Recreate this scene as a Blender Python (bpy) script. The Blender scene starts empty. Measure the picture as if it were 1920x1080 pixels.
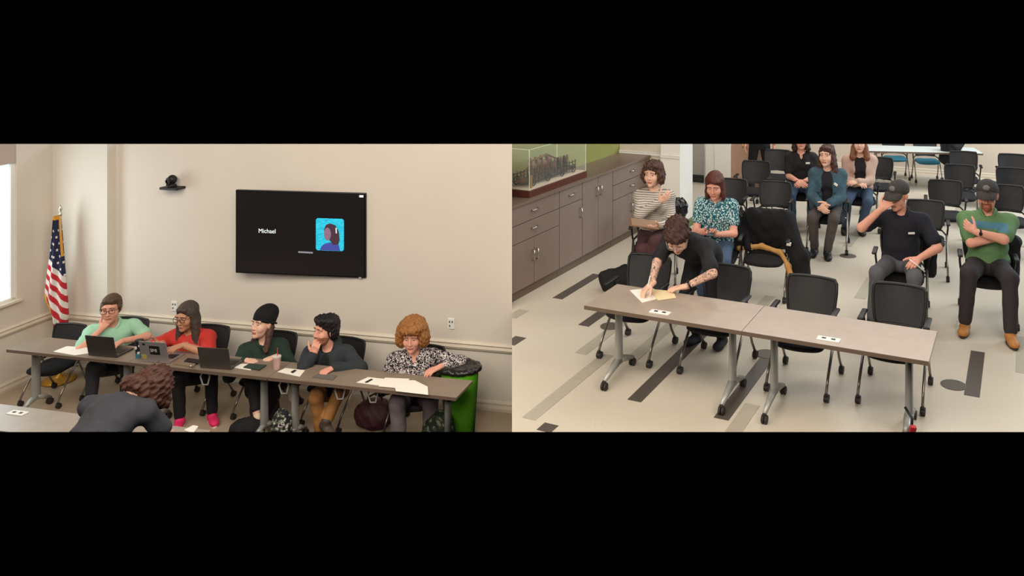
import bpy, bmesh, math, random
import numpy as np
from mathutils import Vector, Matrix, Euler

# ------------------------------------------------------------------ camera, world, lights, exposure
F, PX, HY = 1575.0, 1200.0, 30.0            # focal length, principal column, horizon row (1920x1080 frame)
CAM = Vector((0, 0, 3.1))
ZA = -1.1                                    # floor level of the front-wall room; the seating room is at 0
scene = bpy.context.scene
cam_d = bpy.data.cameras.new('camera'); cam = bpy.data.objects.new('camera', cam_d)
scene.collection.objects.link(cam); scene.camera = cam
cam.location = CAM; cam.rotation_euler = (math.pi/2, 0, 0)
cam_d.sensor_width = 36; cam_d.lens = 36*F/1920
cam_d.shift_x = (960-PX)/1920; cam_d.shift_y = -(540-HY)/1920
cam_d.clip_end = 100

world = bpy.data.worlds.new('world'); scene.world = world; world.use_nodes = True
world.node_tree.nodes['Background'].inputs[0].default_value = (0, 0, 0, 1)
world.node_tree.nodes['Background'].inputs[1].default_value = 0
vs = scene.view_settings
vs.view_transform = 'Standard'; vs.look = 'None'; vs.exposure = -1.3; vs.gamma = 1; vs.use_curve_mapping = False

def area_light(name, loc, target, sx, sy, watts, color):
    d = bpy.data.lights.new(name, 'AREA'); d.shape = 'RECTANGLE'; d.size = sx; d.size_y = sy
    d.energy = watts; d.color = color
    o = bpy.data.objects.new(name, d); scene.collection.objects.link(o)
    o.location = loc
    o.rotation_euler = (Vector(target)-Vector(loc)).to_track_quat('-Z', 'Y').to_euler()
    return o
WARM = (1.0, 0.90, 0.78); NEUT = (1.0, 0.95, 0.88); COOL = (0.75, 0.90, 1.0)
# ceiling fixture of the front room, then an added frontal fill
area_light('ceiling_panel_front', (-4.0, 5.2, 3.9), (-3.6, 9.0, -0.6), 6.0, 1.6, 480, WARM)
area_light('frontal_fill_front_room', (-3.2, 1.0, 4.2), (-3.6, 9.2, 0.1), 5.0, 2.0, 520, WARM)  # unseen fill lamp added on the camera side to brighten the panel and wall
# ceiling fixtures of the seating room; the last lamp is an added frontal fill
area_light('ceiling_panel_seating', (-0.6, 4.0, 3.9), (-0.4, 4.9, 0), 1.8, 1.2, 190, WARM)
area_light('ceiling_panel_seating_right', (3.0, 4.2, 3.9), (2.9, 5.2, 0), 1.8, 1.2, 230, WARM)
area_light('ceiling_panel_middle', (2.2, 9.0, 4.3), (2.2, 9.3, 0), 5.0, 2.0, 260, NEUT)
area_light('ceiling_panel_back', (4.5, 14.0, 4.6), (4.5, 14.0, 0), 7.0, 3.0, 700, NEUT)
area_light('frontal_fill_seating_room', (1.0, 1.0, 4.6), (1.4, 8.5, 0.5), 5.0, 2.0, 190, WARM)  # added fill from above the camera, aimed forward; no such fixture is seen
# daylight from the windows along the right of the seating room, and the window of the front room
area_light('daylight_right', (9.5, 11.5, 3.9), (5.0, 12.0, 0.0), 5.0, 2.0, 1000, COOL)

# ------------------------------------------------------------------ pixel helpers
def pt(u, v, Y): return Vector(((u-PX)/F*Y, Y, CAM.z-(v-HY)/F*Y))
def gp(u, v, z):
    Y = (CAM.z-z)*F/(v-HY); return Vector(((u-PX)/F*Y, Y, z))
def gA(u, v, h=0): return gp(u, v, ZA+h)
def onplane(u, v, p0, n):
    d = Vector(((u-PX)/F, 1, -(v-HY)/F)); t = n.dot(p0-CAM)/n.dot(d); return CAM+d*t

# ------------------------------------------------------------------ materials
def lin(c):
    if isinstance(c, str):
        c = c.lstrip('#'); c = [int(c[i:i+2], 16)/255 for i in (0, 2, 4)]
    return tuple((x/12.92 if x <= 0.04045 else ((x+0.055)/1.055)**2.4) for x in c)+(1,)
MATS = {}
def mat(name, color, rough=0.6, metal=0, spec=0.4, vary=0.0, scale=20, bump=0.0, bscale=150, emit=None, estr=0, alpha=1, trans=0, coat=0):
    if name in MATS: return MATS[name]
    m = bpy.data.materials.new(name); m.use_nodes = True; MATS[name] = m
    nt = m.node_tree; b = nt.nodes['Principled BSDF']; c = lin(color)
    b.inputs['Base Color'].default_value = c
    b.inputs['Roughness'].default_value = rough; b.inputs['Metallic'].default_value = metal
    b.inputs['Specular IOR Level'].default_value = spec
    if coat: b.inputs['Coat Weight'].default_value = coat
    if alpha < 1: b.inputs['Alpha'].default_value = alpha
    if trans: b.inputs['Transmission Weight'].default_value = trans
    if emit:
        b.inputs['Emission Color'].default_value = lin(emit); b.inputs['Emission Strength'].default_value = estr
    if vary or bump:
        tc = nt.nodes.new('ShaderNodeTexCoord')
    if vary:
        n = nt.nodes.new('ShaderNodeTexNoise'); n.inputs['Scale'].default_value = scale; n.inputs['Detail'].default_value = 5
        nt.links.new(tc.outputs['Object'], n.inputs['Vector'])
        r = nt.nodes.new('ShaderNodeValToRGB')
        r.color_ramp.elements[0].position = 0.3; r.color_ramp.elements[1].position = 0.7
        r.color_ramp.elements[0].color = tuple(x*(1-vary) for x in c[:3])+(1,)
        r.color_ramp.elements[1].color = tuple(min(1, x*(1+vary)) for x in c[:3])+(1,)
        nt.links.new(n.outputs['Fac'], r.inputs['Fac']); nt.links.new(r.outputs['Color'], b.inputs['Base Color'])
    if bump:
        n2 = nt.nodes.new('ShaderNodeTexNoise'); n2.inputs['Scale'].default_value = bscale; n2.inputs['Detail'].default_value = 3
        nt.links.new(tc.outputs['Object'], n2.inputs['Vector'])
        bp = nt.nodes.new('ShaderNodeBump'); bp.inputs['Strength'].default_value = bump; bp.inputs['Distance'].default_value = 0.01
        nt.links.new(n2.outputs['Fac'], bp.inputs['Height']); nt.links.new(bp.outputs['Normal'], b.inputs['Normal'])
    return m
def ramp_mat(name, kind, stops, scale=20, rough=0.8, mapping=(1, 1, 1), rot=(0, 0, 0), distortion=0, detail=2, const=True, noise=0.0):
    """procedural pattern material: kind is wave / voronoi / noise / z; stops is [(pos, colour), ...]"""
    m = bpy.data.materials.new(name); m.use_nodes = True; MATS[name] = m
    nt = m.node_tree; b = nt.nodes['Principled BSDF']; b.inputs['Roughness'].default_value = rough
    b.inputs['Specular IOR Level'].default_value = 0.2
    tc = nt.nodes.new('ShaderNodeTexCoord'); mp = nt.nodes.new('ShaderNodeMapping')
    mp.inputs['Scale'].default_value = mapping; mp.inputs['Rotation'].default_value = rot
    nt.links.new(tc.outputs['Object'], mp.inputs['Vector'])
    if kind == 'wave':
        t = nt.nodes.new('ShaderNodeTexWave'); t.bands_direction = 'Z'; t.inputs['Scale'].default_value = scale
        t.inputs['Distortion'].default_value = distortion; t.inputs['Detail Scale'].default_value = 1.5; out = t.outputs['Fac']
    elif kind == 'voronoi':
        t = nt.nodes.new('ShaderNodeTexVoronoi'); t.inputs['Scale'].default_value = scale; out = t.outputs['Distance']
    elif kind == 'noise':
        t = nt.nodes.new('ShaderNodeTexNoise'); t.inputs['Scale'].default_value = scale; t.inputs['Detail'].default_value = detail
        t.inputs['Distortion'].default_value = distortion; out = t.outputs['Fac']
    else:
        t = nt.nodes.new('ShaderNodeSeparateXYZ'); out = t.outputs['Z']
    nt.links.new(mp.outputs['Vector'], t.inputs['Vector'])
    r = nt.nodes.new('ShaderNodeValToRGB'); cr = r.color_ramp; cr.interpolation = 'CONSTANT' if const else 'LINEAR'
    while len(cr.elements) < len(stops): cr.elements.new(0.5)
    for e, (p, c) in zip(cr.elements, stops): e.position = p; e.color = lin(c)
    nt.links.new(out, r.inputs['Fac']); nt.links.new(r.outputs['Color'], b.inputs['Base Color'])
    return m

# ------------------------------------------------------------------ mesh collection helper
COL = scene.collection
ROOM = 'A'
ROOMOF = {}
class MB:
    def __init__(s): s.v = []; s.f = []; s.m = []; s.cur = 0
    def add(s, vs_, fs_):
        o = len(s.v); s.v += [tuple(x) for x in vs_]; s.f += [tuple(i+o for i in f) for f in fs_]; s.m += [s.cur]*len(fs_); return s
    def box(s, c, size, R=None, bev=0.0):
        bm = bmesh.new(); bmesh.ops.create_cube(bm, size=1)
        for v in bm.verts: v.co = Vector((v.co.x*size[0], v.co.y*size[1], v.co.z*size[2]))
        if bev: bmesh.ops.bevel(bm, geom=list(bm.edges), offset=bev, segments=2, affect='EDGES', profile=0.5)
        return s.bm(bm, c, R)
    def bm(s, bm, c=(0, 0, 0), R=None):
        bm.verts.index_update()
        M = (R.to_3x3() if R is not None else Matrix.Identity(3)); c = Vector(c)
        s.add([M@v.co+c for v in bm.verts], [[v.index for v in f.verts] for f in bm.faces]); bm.free(); return s
    def tube(s, pts, r, seg=8, closed=False):
        pts = [Vector(p) for p in pts]; n = len(pts); rr = r if isinstance(r, (list, tuple)) else [r]*n
        vs_ = []; up = None
        for i in range(n):
            a = pts[(i-1) % n] if (closed or i > 0) else pts[i]; b = pts[(i+1) % n] if (closed or i < n-1) else pts[i]
            t = (b-a).normalized()
            if up is None: up = t.orthogonal().normalized()
            up = (up-t*up.dot(t))
            up = up.normalized() if up.length > 1e-6 else t.orthogonal().normalized()
            sd = t.cross(up)
            for k in range(seg):
                a2 = 2*math.pi*k/seg; vs_.append(pts[i]+(up*math.cos(a2)+sd*math.sin(a2))*rr[i])
        fs_ = []
        for i in range(n if closed else n-1):
            j = (i+1) % n
            for k in range(seg): fs_.append((i*seg+k, i*seg+(k+1) % seg, j*seg+(k+1) % seg, j*seg+k))
        if not closed: fs_ += [tuple(range(seg))[::-1], tuple((n-1)*seg+k for k in range(seg))]
        return s.add(vs_, fs_)
    def lathe(s, prof, c=(0, 0, 0), seg=20, R=None, sx=1, sy=1):
        M = R.to_3x3() if R is not None else Matrix.Identity(3); c = Vector(c); vs_ = []; n = len(prof)
        for r, z in prof:
            for k in range(seg):
                a = 2*math.pi*k/seg; vs_.append(M@Vector((r*math.cos(a)*sx, r*math.sin(a)*sy, z))+c)
        fs_ = [(i*seg+k, i*seg+(k+1) % seg, (i+1)*seg+(k+1) % seg, (i+1)*seg+k) for i in range(n-1) for k in range(seg)]
        fs_ += [tuple(range(seg))[::-1], tuple((n-1)*seg+k for k in range(seg))]
        return s.add(vs_, fs_)
    def prism(s, poly, z0, z1):
        n = len(poly); vs_ = [(p[0], p[1], z0) for p in poly]+[(p[0], p[1], z1) for p in poly]
        fs_ = [tuple(range(n))[::-1], tuple(range(n, 2*n))]+[(i, (i+1) % n, n+(i+1) % n, n+i) for i in range(n)]
        return s.add(vs_, fs_)
    def slab(s, quad, n, th):
        """quad of world points extruded by th along -n"""
        q = [Vector(p) for p in quad]; k = len(q); b = [p-Vector(n)*th for p in q]
        fs_ = [tuple(range(k)), tuple(range(k, 2*k))[::-1]]+[(i, k+i, k+(i+1) % k, (i+1) % k) for i in range(k)]
        return s.add(q+b, fs_)
    def obj(s, name, m, parent=None, smooth=False, auto=None):
        me = bpy.data.meshes.new(name); me.from_pydata(s.v, [], s.f)
        ms = m if isinstance(m, (list, tuple)) else [m]
        for x in ms: me.materials.append(x)
        if len(ms) > 1: me.polygons.foreach_set('material_index', s.m)
        bm = bmesh.new(); bm.from_mesh(me); bmesh.ops.recalc_face_normals(bm, faces=bm.faces); bm.to_mesh(me); bm.free()
        if smooth: me.shade_smooth()
        if auto:
            me.shade_smooth(); me.set_sharp_from_angle(angle=math.radians(auto))
        o = bpy.data.objects.new(name, me); COL.objects.link(o); ROOMOF[o] = ROOM
        if parent is not None: o.parent = parent
        return o
def tag(o, label=None, cat=None, group=None, kind=None):
    if label: o['label'] = label
    if cat: o['category'] = cat
    if group: o['group'] = group
    if kind: o['kind'] = kind
    return o
def empty(name, loc=(0, 0, 0), rz=0, sc=1.0):
    o = bpy.data.objects.new(name, None); COL.objects.link(o); o.location = loc; o.rotation_euler = (0, 0, rz); o.scale = (sc,)*3
    o.empty_display_size = 0.1; ROOMOF[o] = ROOM; return o
def copy_tree(o, parent=None):
    c = o.copy(); COL.objects.link(c); c.parent = parent; ROOMOF[c] = ROOM
    for k in ('label', 'group'):
        if parent is None and k in c: del c[k]
    for ch in list(o.children): copy_tree(ch, c)
    return c
def rot(x=0, y=0, z=0): return Euler((math.radians(x), math.radians(y), math.radians(z)), 'XYZ').to_matrix()
def struct(name, mb, m, parent=None, **k):
    o = mb.obj(name, m, parent, **k)
    if parent is None: o['kind'] = 'structure'
    return o

# ------------------------------------------------------------------ signed-distance modelling (bodies, clothes, soft things)
def cap(a, b, ra, rb=None, k=0.03, sub=False): return ('cap', Vector(a), Vector(b), ra, ra if rb is None else rb, k, sub)
def ell(c, r, R=None, k=0.03, sub=False): return ('ell', Vector(c), Vector(r), R, k, sub)
def half(n, d): return ('half', Vector(n), d)              # keeps n.p < d
def sdf_mesh(prims, h, noise=None, origin_R=None):
    los, his = [], []
    for p in prims:
        if p[0] == 'cap' and not p[6]:
            r = max(p[3], p[4])
            los += [[min(p[1][i], p[2][i])-r for i in range(3)]]; his += [[max(p[1][i], p[2][i])+r for i in range(3)]]
        elif p[0] == 'ell' and not p[5]:
            r = max(p[2]) if p[3] is not None else None
            los += [[p[1][i]-(r or p[2][i]) for i in range(3)]]; his += [[p[1][i]+(r or p[2][i]) for i in range(3)]]
    lo = np.min(los, 0)-3*h-0.015; hi = np.max(his, 0)+3*h+0.015
    n = np.ceil((hi-lo)/h).astype(int)+1
    ax = [np.float32(lo[i])+np.arange(n[i], dtype=np.float32)*np.float32(h) for i in range(3)]
    G = np.full(tuple(n), 0.2, np.float32)
    for p in prims:
        if p[0] == 'half':
            nn, d = p[1], p[2]
            P = ax[0][:, None, None]*nn[0]+ax[1][None, :, None]*nn[1]+ax[2][None, None, :]*nn[2]-d
            G = np.maximum(G, P); continue
        if p[0] == 'cap':
            _, a, b, ra, rb, k, sub = p; r = max(ra, rb)
            l = [min(a[i], b[i])-r-k-2*h for i in range(3)]; u = [max(a[i], b[i])+r+k+2*h for i in range(3)]
        else:
            _, c, rr, R, k, sub = p; r = max(rr)
            l = [c[i]-(r if R is not None else rr[i])-k-2*h for i in range(3)]; u = [c[i]+(r if R is not None else rr[i])+k+2*h for i in range(3)]
        s = [slice(max(0, int((l[i]-lo[i])/h)), max(0, min(n[i], int((u[i]-lo[i])/h)+2))) for i in range(3)]
        if any(x.start >= x.stop for x in s): continue
        X = ax[0][s[0]][:, None, None]; Y = ax[1][s[1]][None, :, None]; Z = ax[2][s[2]][None, None, :]
        if p[0] == 'cap':
            ab = b-a; L = max(ab.length_squared, 1e-9)
            t = np.clip(((X-a[0])*ab[0]+(Y-a[1])*ab[1]+(Z-a[2])*ab[2])/L, 0, 1)
            D = np.sqrt((X-a[0]-t*ab[0])**2+(Y-a[1]-t*ab[1])**2+(Z-a[2]-t*ab[2])**2)-(ra+t*(rb-ra))
        else:
            dx, dy, dz = X-c[0], Y-c[1], Z-c[2]
            if R is not None:
                q = [R[0][i]*dx+R[1][i]*dy+R[2][i]*dz for i in range(3)]
            else: q = [dx, dy, dz]
            k0 = np.sqrt((q[0]/rr[0])**2+(q[1]/rr[1])**2+(q[2]/rr[2])**2)
            k1 = np.sqrt((q[0]/rr[0]**2)**2+(q[1]/rr[1]**2)**2+(q[2]/rr[2]**2)**2)+1e-6
            D = k0*(k0-1)/k1
        S = G[s[0], s[1], s[2]]
        if sub:
            D = -D; hh = np.maximum(k-np.abs(S-D), 0)/max(k, 1e-6); G[s[0], s[1], s[2]] = np.maximum(S, D)+hh*hh*k/4
        else:
            hh = np.maximum(k-np.abs(S-D), 0)/max(k, 1e-6); G[s[0], s[1], s[2]] = np.minimum(S, D)-hh*hh*k/4
    if noise:
        amp, fr = noise
        X = ax[0][:, None, None]; Y = ax[1][None, :, None]; Z = ax[2][None, None, :]
        G = G+np.float32(amp)*(np.sin(X*fr+Y*fr*0.6+1)*np.sin(Y*fr*1.1-Z*fr*0.5)*np.sin(Z*fr*0.9+X*fr*0.4+2)*1.4+0.5*np.sin(X*fr*2.1+Z*fr)*np.sin(Y*fr*1.9+X*fr)).astype(np.float32)
    return snet(G, lo, h)
def snet(G, lo, h):
    I = G < 0
    nx, ny, nz = [d-1 for d in G.shape]
    cnt = np.zeros((nx, ny, nz), np.uint8)
    offs = [(i, j, k) for i in (0, 1) for j in (0, 1) for k in (0, 1)]
    for i, j, k in offs: cnt += I[i:i+nx, j:j+ny, k:k+nz]
    act = (cnt > 0) & (cnt < 8)
    ids = np.argwhere(act)
    idx = np.full((nx, ny, nz), -1, np.int64); idx[act] = np.arange(len(ids))
    P = np.zeros((len(ids), 3)); W = np.zeros(len(ids))
    ci, cj, ck = ids.T
    for a in offs:
        for axis in range(3):
            if a[axis]: continue
            b = list(a); b[axis] = 1
            va = G[ci+a[0], cj+a[1], ck+a[2]]; vb = G[ci+b[0], cj+b[1], ck+b[2]]
            cr = (va < 0) != (vb < 0)
            t = np.where(cr, va/np.where(cr, va-vb, 1), 0)
            for d in range(3):
                P[:, d] += np.where(cr, a[d]+(t if d == axis else 0), 0)
            W += cr
    P = (P/np.maximum(W, 1)[:, None]+ids)*h+lo
    quads = []
    for axis in range(3):
        A = [slice(None)]*3; B = [slice(None)]*3; A[axis] = slice(0, -1); B[axis] = slice(1, None)
        ch = I[tuple(A)] != I[tuple(B)]; fl = I[tuple(A)]
        e = np.argwhere(ch)
        o1, o2 = [(1, 2), (2, 0), (0, 1)][axis]
        ok = (e[:, o1] > 0) & (e[:, o2] > 0) & (e[:, o1] < G.shape[o1]-1) & (e[:, o2] < G.shape[o2]-1)
        e = e[ok]; f = fl[tuple(e.T)]
        c = []
        for d1, d2 in ((-1, -1), (0, -1), (0, 0), (-1, 0)):
            q = e.copy(); q[:, o1] += d1; q[:, o2] += d2; c.append(idx[tuple(q.T)])
        q = np.stack(c, 1); q[~f] = q[~f][:, ::-1]
        quads.append(q)
    Q = np.concatenate(quads); Q = Q[(Q >= 0).all(1)]
    return P, Q
def np_obj(name, P, Q, mats, parent=None, mi=None):
    me = bpy.data.meshes.new(name)
    me.vertices.add(len(P)); me.vertices.foreach_set('co', np.asarray(P, np.float32).ravel())
    me.loops.add(len(Q)*4); me.loops.foreach_set('vertex_index', np.asarray(Q, np.int32).ravel())
    me.polygons.add(len(Q)); me.polygons.foreach_set('loop_start', np.arange(0, len(Q)*4, 4, dtype=np.int32))
    for x in (mats if isinstance(mats, (list, tuple)) else [mats]): me.materials.append(x)
    if mi is not None: me.polygons.foreach_set('material_index', np.asarray(mi, np.int32))
    me.update(calc_edges=True); me.validate(); me.shade_smooth()
    o = bpy.data.objects.new(name, me); COL.objects.link(o); ROOMOF[o] = ROOM
    if parent is not None: o.parent = parent
    return o
def soft(name, prims, h, m, parent=None, noise=None):
    P, Q = sdf_mesh(prims, h, noise); return np_obj(name, P, Q, m, parent)
# ------------------------------------------------------------------ materials of the place
M_wallA = mat('wall_paint_beige', '#d9cfc2', 0.85, vary=0.015, scale=2, bump=0.02, bscale=300)
M_trim = mat('trim_paint', '#d9cdba', 0.5)
M_floor = mat('floor_vinyl', '#cac0af', 0.35, vary=0.03, scale=40, spec=0.35)
M_floorA = mat('floor_vinyl_front', '#a99680', 0.4, vary=0.03, scale=40)
M_dark_strip = mat('floor_strip_dark', '#544c45', 0.45, vary=0.05)
M_grey_strip = mat('floor_strip_grey', '#aca493', 0.45, vary=0.05)
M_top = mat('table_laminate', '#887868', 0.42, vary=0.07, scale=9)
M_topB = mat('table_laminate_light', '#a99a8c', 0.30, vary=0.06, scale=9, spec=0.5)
M_edge = mat('table_edge', '#6b5a4d', 0.5)
M_grey_metal = mat('grey_powder_coat', '#a3a29c', 0.4, metal=0.3)
M_chrome = mat('brushed_tube', '#8f8a83', 0.3, metal=0.8)
M_black = mat('black_plastic', '#1b1a1a', 0.5)
M_fabric = mat('black_fabric', '#161517', 0.85, bump=0.1, bscale=300)
M_meshback = mat('black_mesh', '#211f20', 0.55, alpha=0.93)
M_rubber = mat('caster_rubber', '#2a2422', 0.6)
M_white = mat('white_plastic', '#e9e6df', 0.4)
M_paper = mat('white_paper', '#f3ecdf', 0.8)
M_manila = mat('manila_paper', '#f1dcae', 0.8)
M_cab = mat('cabinet_laminate', '#857369', 0.5, vary=0.05, scale=6)
M_green = mat('green_wall_paint', '#8f9150', 0.8)
M_steel = mat('steel_handle', '#b9b4ab', 0.3, metal=0.9)
M_gold = mat('gold_metal', '#c99a3e', 0.35, metal=0.8)

# ------------------------------------------------------------------ front room (left part of the picture)
ROOM = 'A'
DA = Vector((4.444, -1, 0)).normalized(); NA = Vector((-DA.y, DA.x, 0))       # along the panel tables, away from the camera
T0 = gA(12, 655, 0.71); T0.z = ZA
def ta(s, d, h=0.0): return T0+DA*s+NA*d+Vector((0, 0, h))
YAWA = math.atan2(DA.y, DA.x)
# back wall plane
W1, W2 = gA(150, 690), gA(920, 770)
WD = (W2-W1).normalized(); WN = Vector((WD.y, -WD.x, 0))                        # WN faces the camera
def wl(u, v, off=0.0): return onplane(u, v, W1+WN*off, WN)
def wu(u, off=0.0, z=ZA):
    p = wl(u, 500, off); return Vector((p.x, p.y, z))
TOPZ = 3.1
p_r = wu(985); p_c = wu(218)                       # inner corner beside the pier
p_c2 = p_c+WN*0.13                                  # pier edge
p_l = p_c2-WD*0.76                                  # corner with the window wall
LD = NA*-1
p_f = p_l+LD*3.2
def wallseg(name, a, b, n, z0, z1, m, th=0.12):
    return struct(name, MB().slab([(a.x, a.y, z0), (b.x, b.y, z0), (b.x, b.y, z1), (a.x, a.y, z1)], n, th), m)
wallseg('wall_back', p_c, p_r, WN, ZA, TOPZ, M_wallA)
pier = MB().prism([p_c-WN*0.0+WD*0.0, p_c2, p_l, p_l-WN*0.5, p_c-WN*0.5], ZA, TOPZ)
struct('wall_pier', pier, mat('wall_paint_pale', '#dad2c6', 0.85, vary=0.015, scale=2))
# left wall with a window opening, nearer the camera than the pier
LN = Vector((LD.y, -LD.x, 0)); LN = LN if LN.x > 0 else -LN
def lw(u, v): return onplane(u, v, p_l, LN)
a0 = (lw(31, 560)-p_l).dot(LD); a1 = a0+1.1
zs = lw(31, 565).z; zt = lw(31, 262).z
def lwp(t, z, off=0.0): q = p_l+LD*t+LN*off; return Vector((q.x, q.y, z))
mb = MB()
for t0, t1, z0, z1 in ((0, a0, ZA, TOPZ), (a0, a1, ZA, zs), (a1, 3.2, ZA, TOPZ), (a0, a1, zt, TOPZ)):
    mb.slab([lwp(t0, z0), lwp(t1, z0), lwp(t1, z1), lwp(t0, z1)], LN, 0.14)
struct('wall_left', mb, M_wallA)
win = empty('window_1', lwp((a0+a1)/2, zs)); win['kind'] = 'structure'
def childw(mb, name, m, root, **k):
    o = mb.obj(name, m, root, **k); o.matrix_parent_inverse = Matrix.Translation(-root.location); return o
mb = MB()
for t0, t1, z0, z1 in ((a0, a0+.05, zs, zt), (a1-.05, a1, zs, zt), (a0, a1, zs, zs+.05), (a0, a1, zt-.05, zt), ((a0+a1)/2-.02, (a0+a1)/2+.02, zs, zt)):
    mb.slab([lwp(t0, z0, -.02), lwp(t1, z0, -.02), lwp(t1, z1, -.02), lwp(t0, z1, -.02)], LN, 0.05)
childw(mb, 'window_frame', M_white, win)
childw(MB().slab([lwp(a0+.04, zs+.04, -.045), lwp(a1-.04, zs+.04, -.045), lwp(a1-.04, zt-.04, -.045), lwp(a0+.04, zt-.04, -.045)], LN, 0.008), 'pane',
       mat('daylit_pane', '#dff0f5', 0.2, emit='#cdeff7', estr=2.6), win)
childw(MB().slab([lwp(a0-.03, zs, .05), lwp(a1+.03, zs, .05), lwp(a1+.03, zs+.025, .05), lwp(a0-.03, zs+.025, .05)], LN, 0.08), 'window_sill', M_trim, win)
childw(MB().slab([lwp(a0+.02, zt-.26, .0), lwp(a1-.02, zt-.26, .0), lwp(a1-.02, zt, .0), lwp(a0+.02, zt, .0)], LN, 0.02), 'roller_blind', mat('blind_fabric', '#b9a79b', 0.8), win)
d = bpy.data.lights.new('window_daylight', 'AREA'); d.shape = 'RECTANGLE'; d.size = 1.0; d.size_y = 1.5; d.energy = 45; d.color = (0.85, 0.95, 1)
wlgt = bpy.data.objects.new('window_daylight', d); COL.objects.link(wlgt); wlgt.location = lwp((a0+a1)/2, (zs+zt)/2, 0.03)
wlgt.rotation_euler = LN.to_track_quat('-Z', 'Y').to_euler()
# floor
struct('floor', MB().prism([gA(-60, 812), gA(985, 812), p_r-WN*.1, p_c-WN*.1, p_l-WN*.1, p_f], ZA-0.05, ZA), M_floorA)
# chair rail and skirting
def rail(name, a, b, n, zc, h, th, m=M_trim):
    q = MB(); a = Vector((a.x, a.y, 0)); b = Vector((b.x, b.y, 0)); n = Vector(n)
    prof = [(0, -h/2), (th*.6, -h/2), (th, -h*.2), (th*.7, h*.1), (th, h*.3), (th*.5, h/2), (0, h/2)]
    vs_ = [e+n*o+Vector((0, 0, zc+z)) for e in (a, b) for o, z in prof]; k = len(prof)
    q.add(vs_, [tuple(range(k)), tuple(range(k, 2*k))[::-1]]+[(i, k+i, k+(i+1) % k, (i+1) % k) for i in range(k)])
    return struct(name, q, m)
zr = wl(700, 632).z
rail('trim_1', p_c, p_r, WN, zr, 0.085, 0.03)
rail('trim_2', p_c2+WN*0, p_l, WN, zr, 0.085, 0.03)
rail('trim_3', p_l, p_f, LN, zr, 0.085, 0.03)
rail('baseboard_back', p_c, p_r, WN, ZA+.055, 0.11, 0.016)
rail('baseboard_pier', p_c2, p_l, WN, ZA+.055, 0.11, 0.016)
rail('baseboard_left', p_l, p_f, LN, ZA+.055, 0.11, 0.016)

# ------------------------------------------------------------------ seating room (right part of the picture)
ROOM = 'B'
DB = Vector((3445/1575, -1, 0)).normalized(); NB = Vector((-DB.y, DB.x, 0))      # along the tables, away from the camera
YAWB = math.atan2(DB.y, DB.x)
struct('floor.001', MB().prism([gp(958, 812, 0), gp(2300, 812, 0), gp(2300, 330, 0), gp(1560, 288, 0), gp(955, 288, 0)], -0.05, 0), M_floor)
fl = bpy.data.objects['floor.001']
def strip(u0, v0, L, m, wd=0.12):
    a = gp(u0, v0, 0); b = a+NB*L; s = DB*wd/2
    return MB().prism([a-s, a+s, b+s, b-s], 0.0, 0.003).obj('floor_strip', m, fl)
for u, v, L, m in ((1045, 560, .95, 'd'), (1094, 611, 1.2, 'd'), (1088, 664, 1.2, 'g'), (991, 786, 1.35, 'g'), (1180, 678, 1.5, 'g'), (1189, 752, 1.9, 'd'),
                   (1352, 786, 1.3, 'd'), (1374, 812, .5, 'g'), (1019, 809, .12, 'd'), (958, 596, .25, 'g'), (955, 646, .2, 'd'), (1822, 743, 1.0, 'd'),
                   (1918, 700, .9, 'g'), (1588, 462, 1.0, 'g'), (1612, 560, .8, 'g'), (1404, 600, .8, 'g'), (1712, 470, .9, 'd'), (1790, 420, 1.2, 'g'),
                   (1310, 470, 1.5, 'g'), (1660, 420, 1.5, 'g')):
    strip(u, v, L, M_dark_strip if m == 'd' else M_grey_strip)
def floor_box(u, v):
    MB().lathe([(0.0, 0.0), (.105, 0.0), (.105, .004), (.098, .006), (.04, .006)], gp(u, v, 0.001), 24).obj('floor_box_cover', mat('floor_box_grey', '#5b544b', 0.5), fl)
for u, v in ((1788, 722), (1145, 612), (1437, 664), (1590, 480)): floor_box(u, v)

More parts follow.
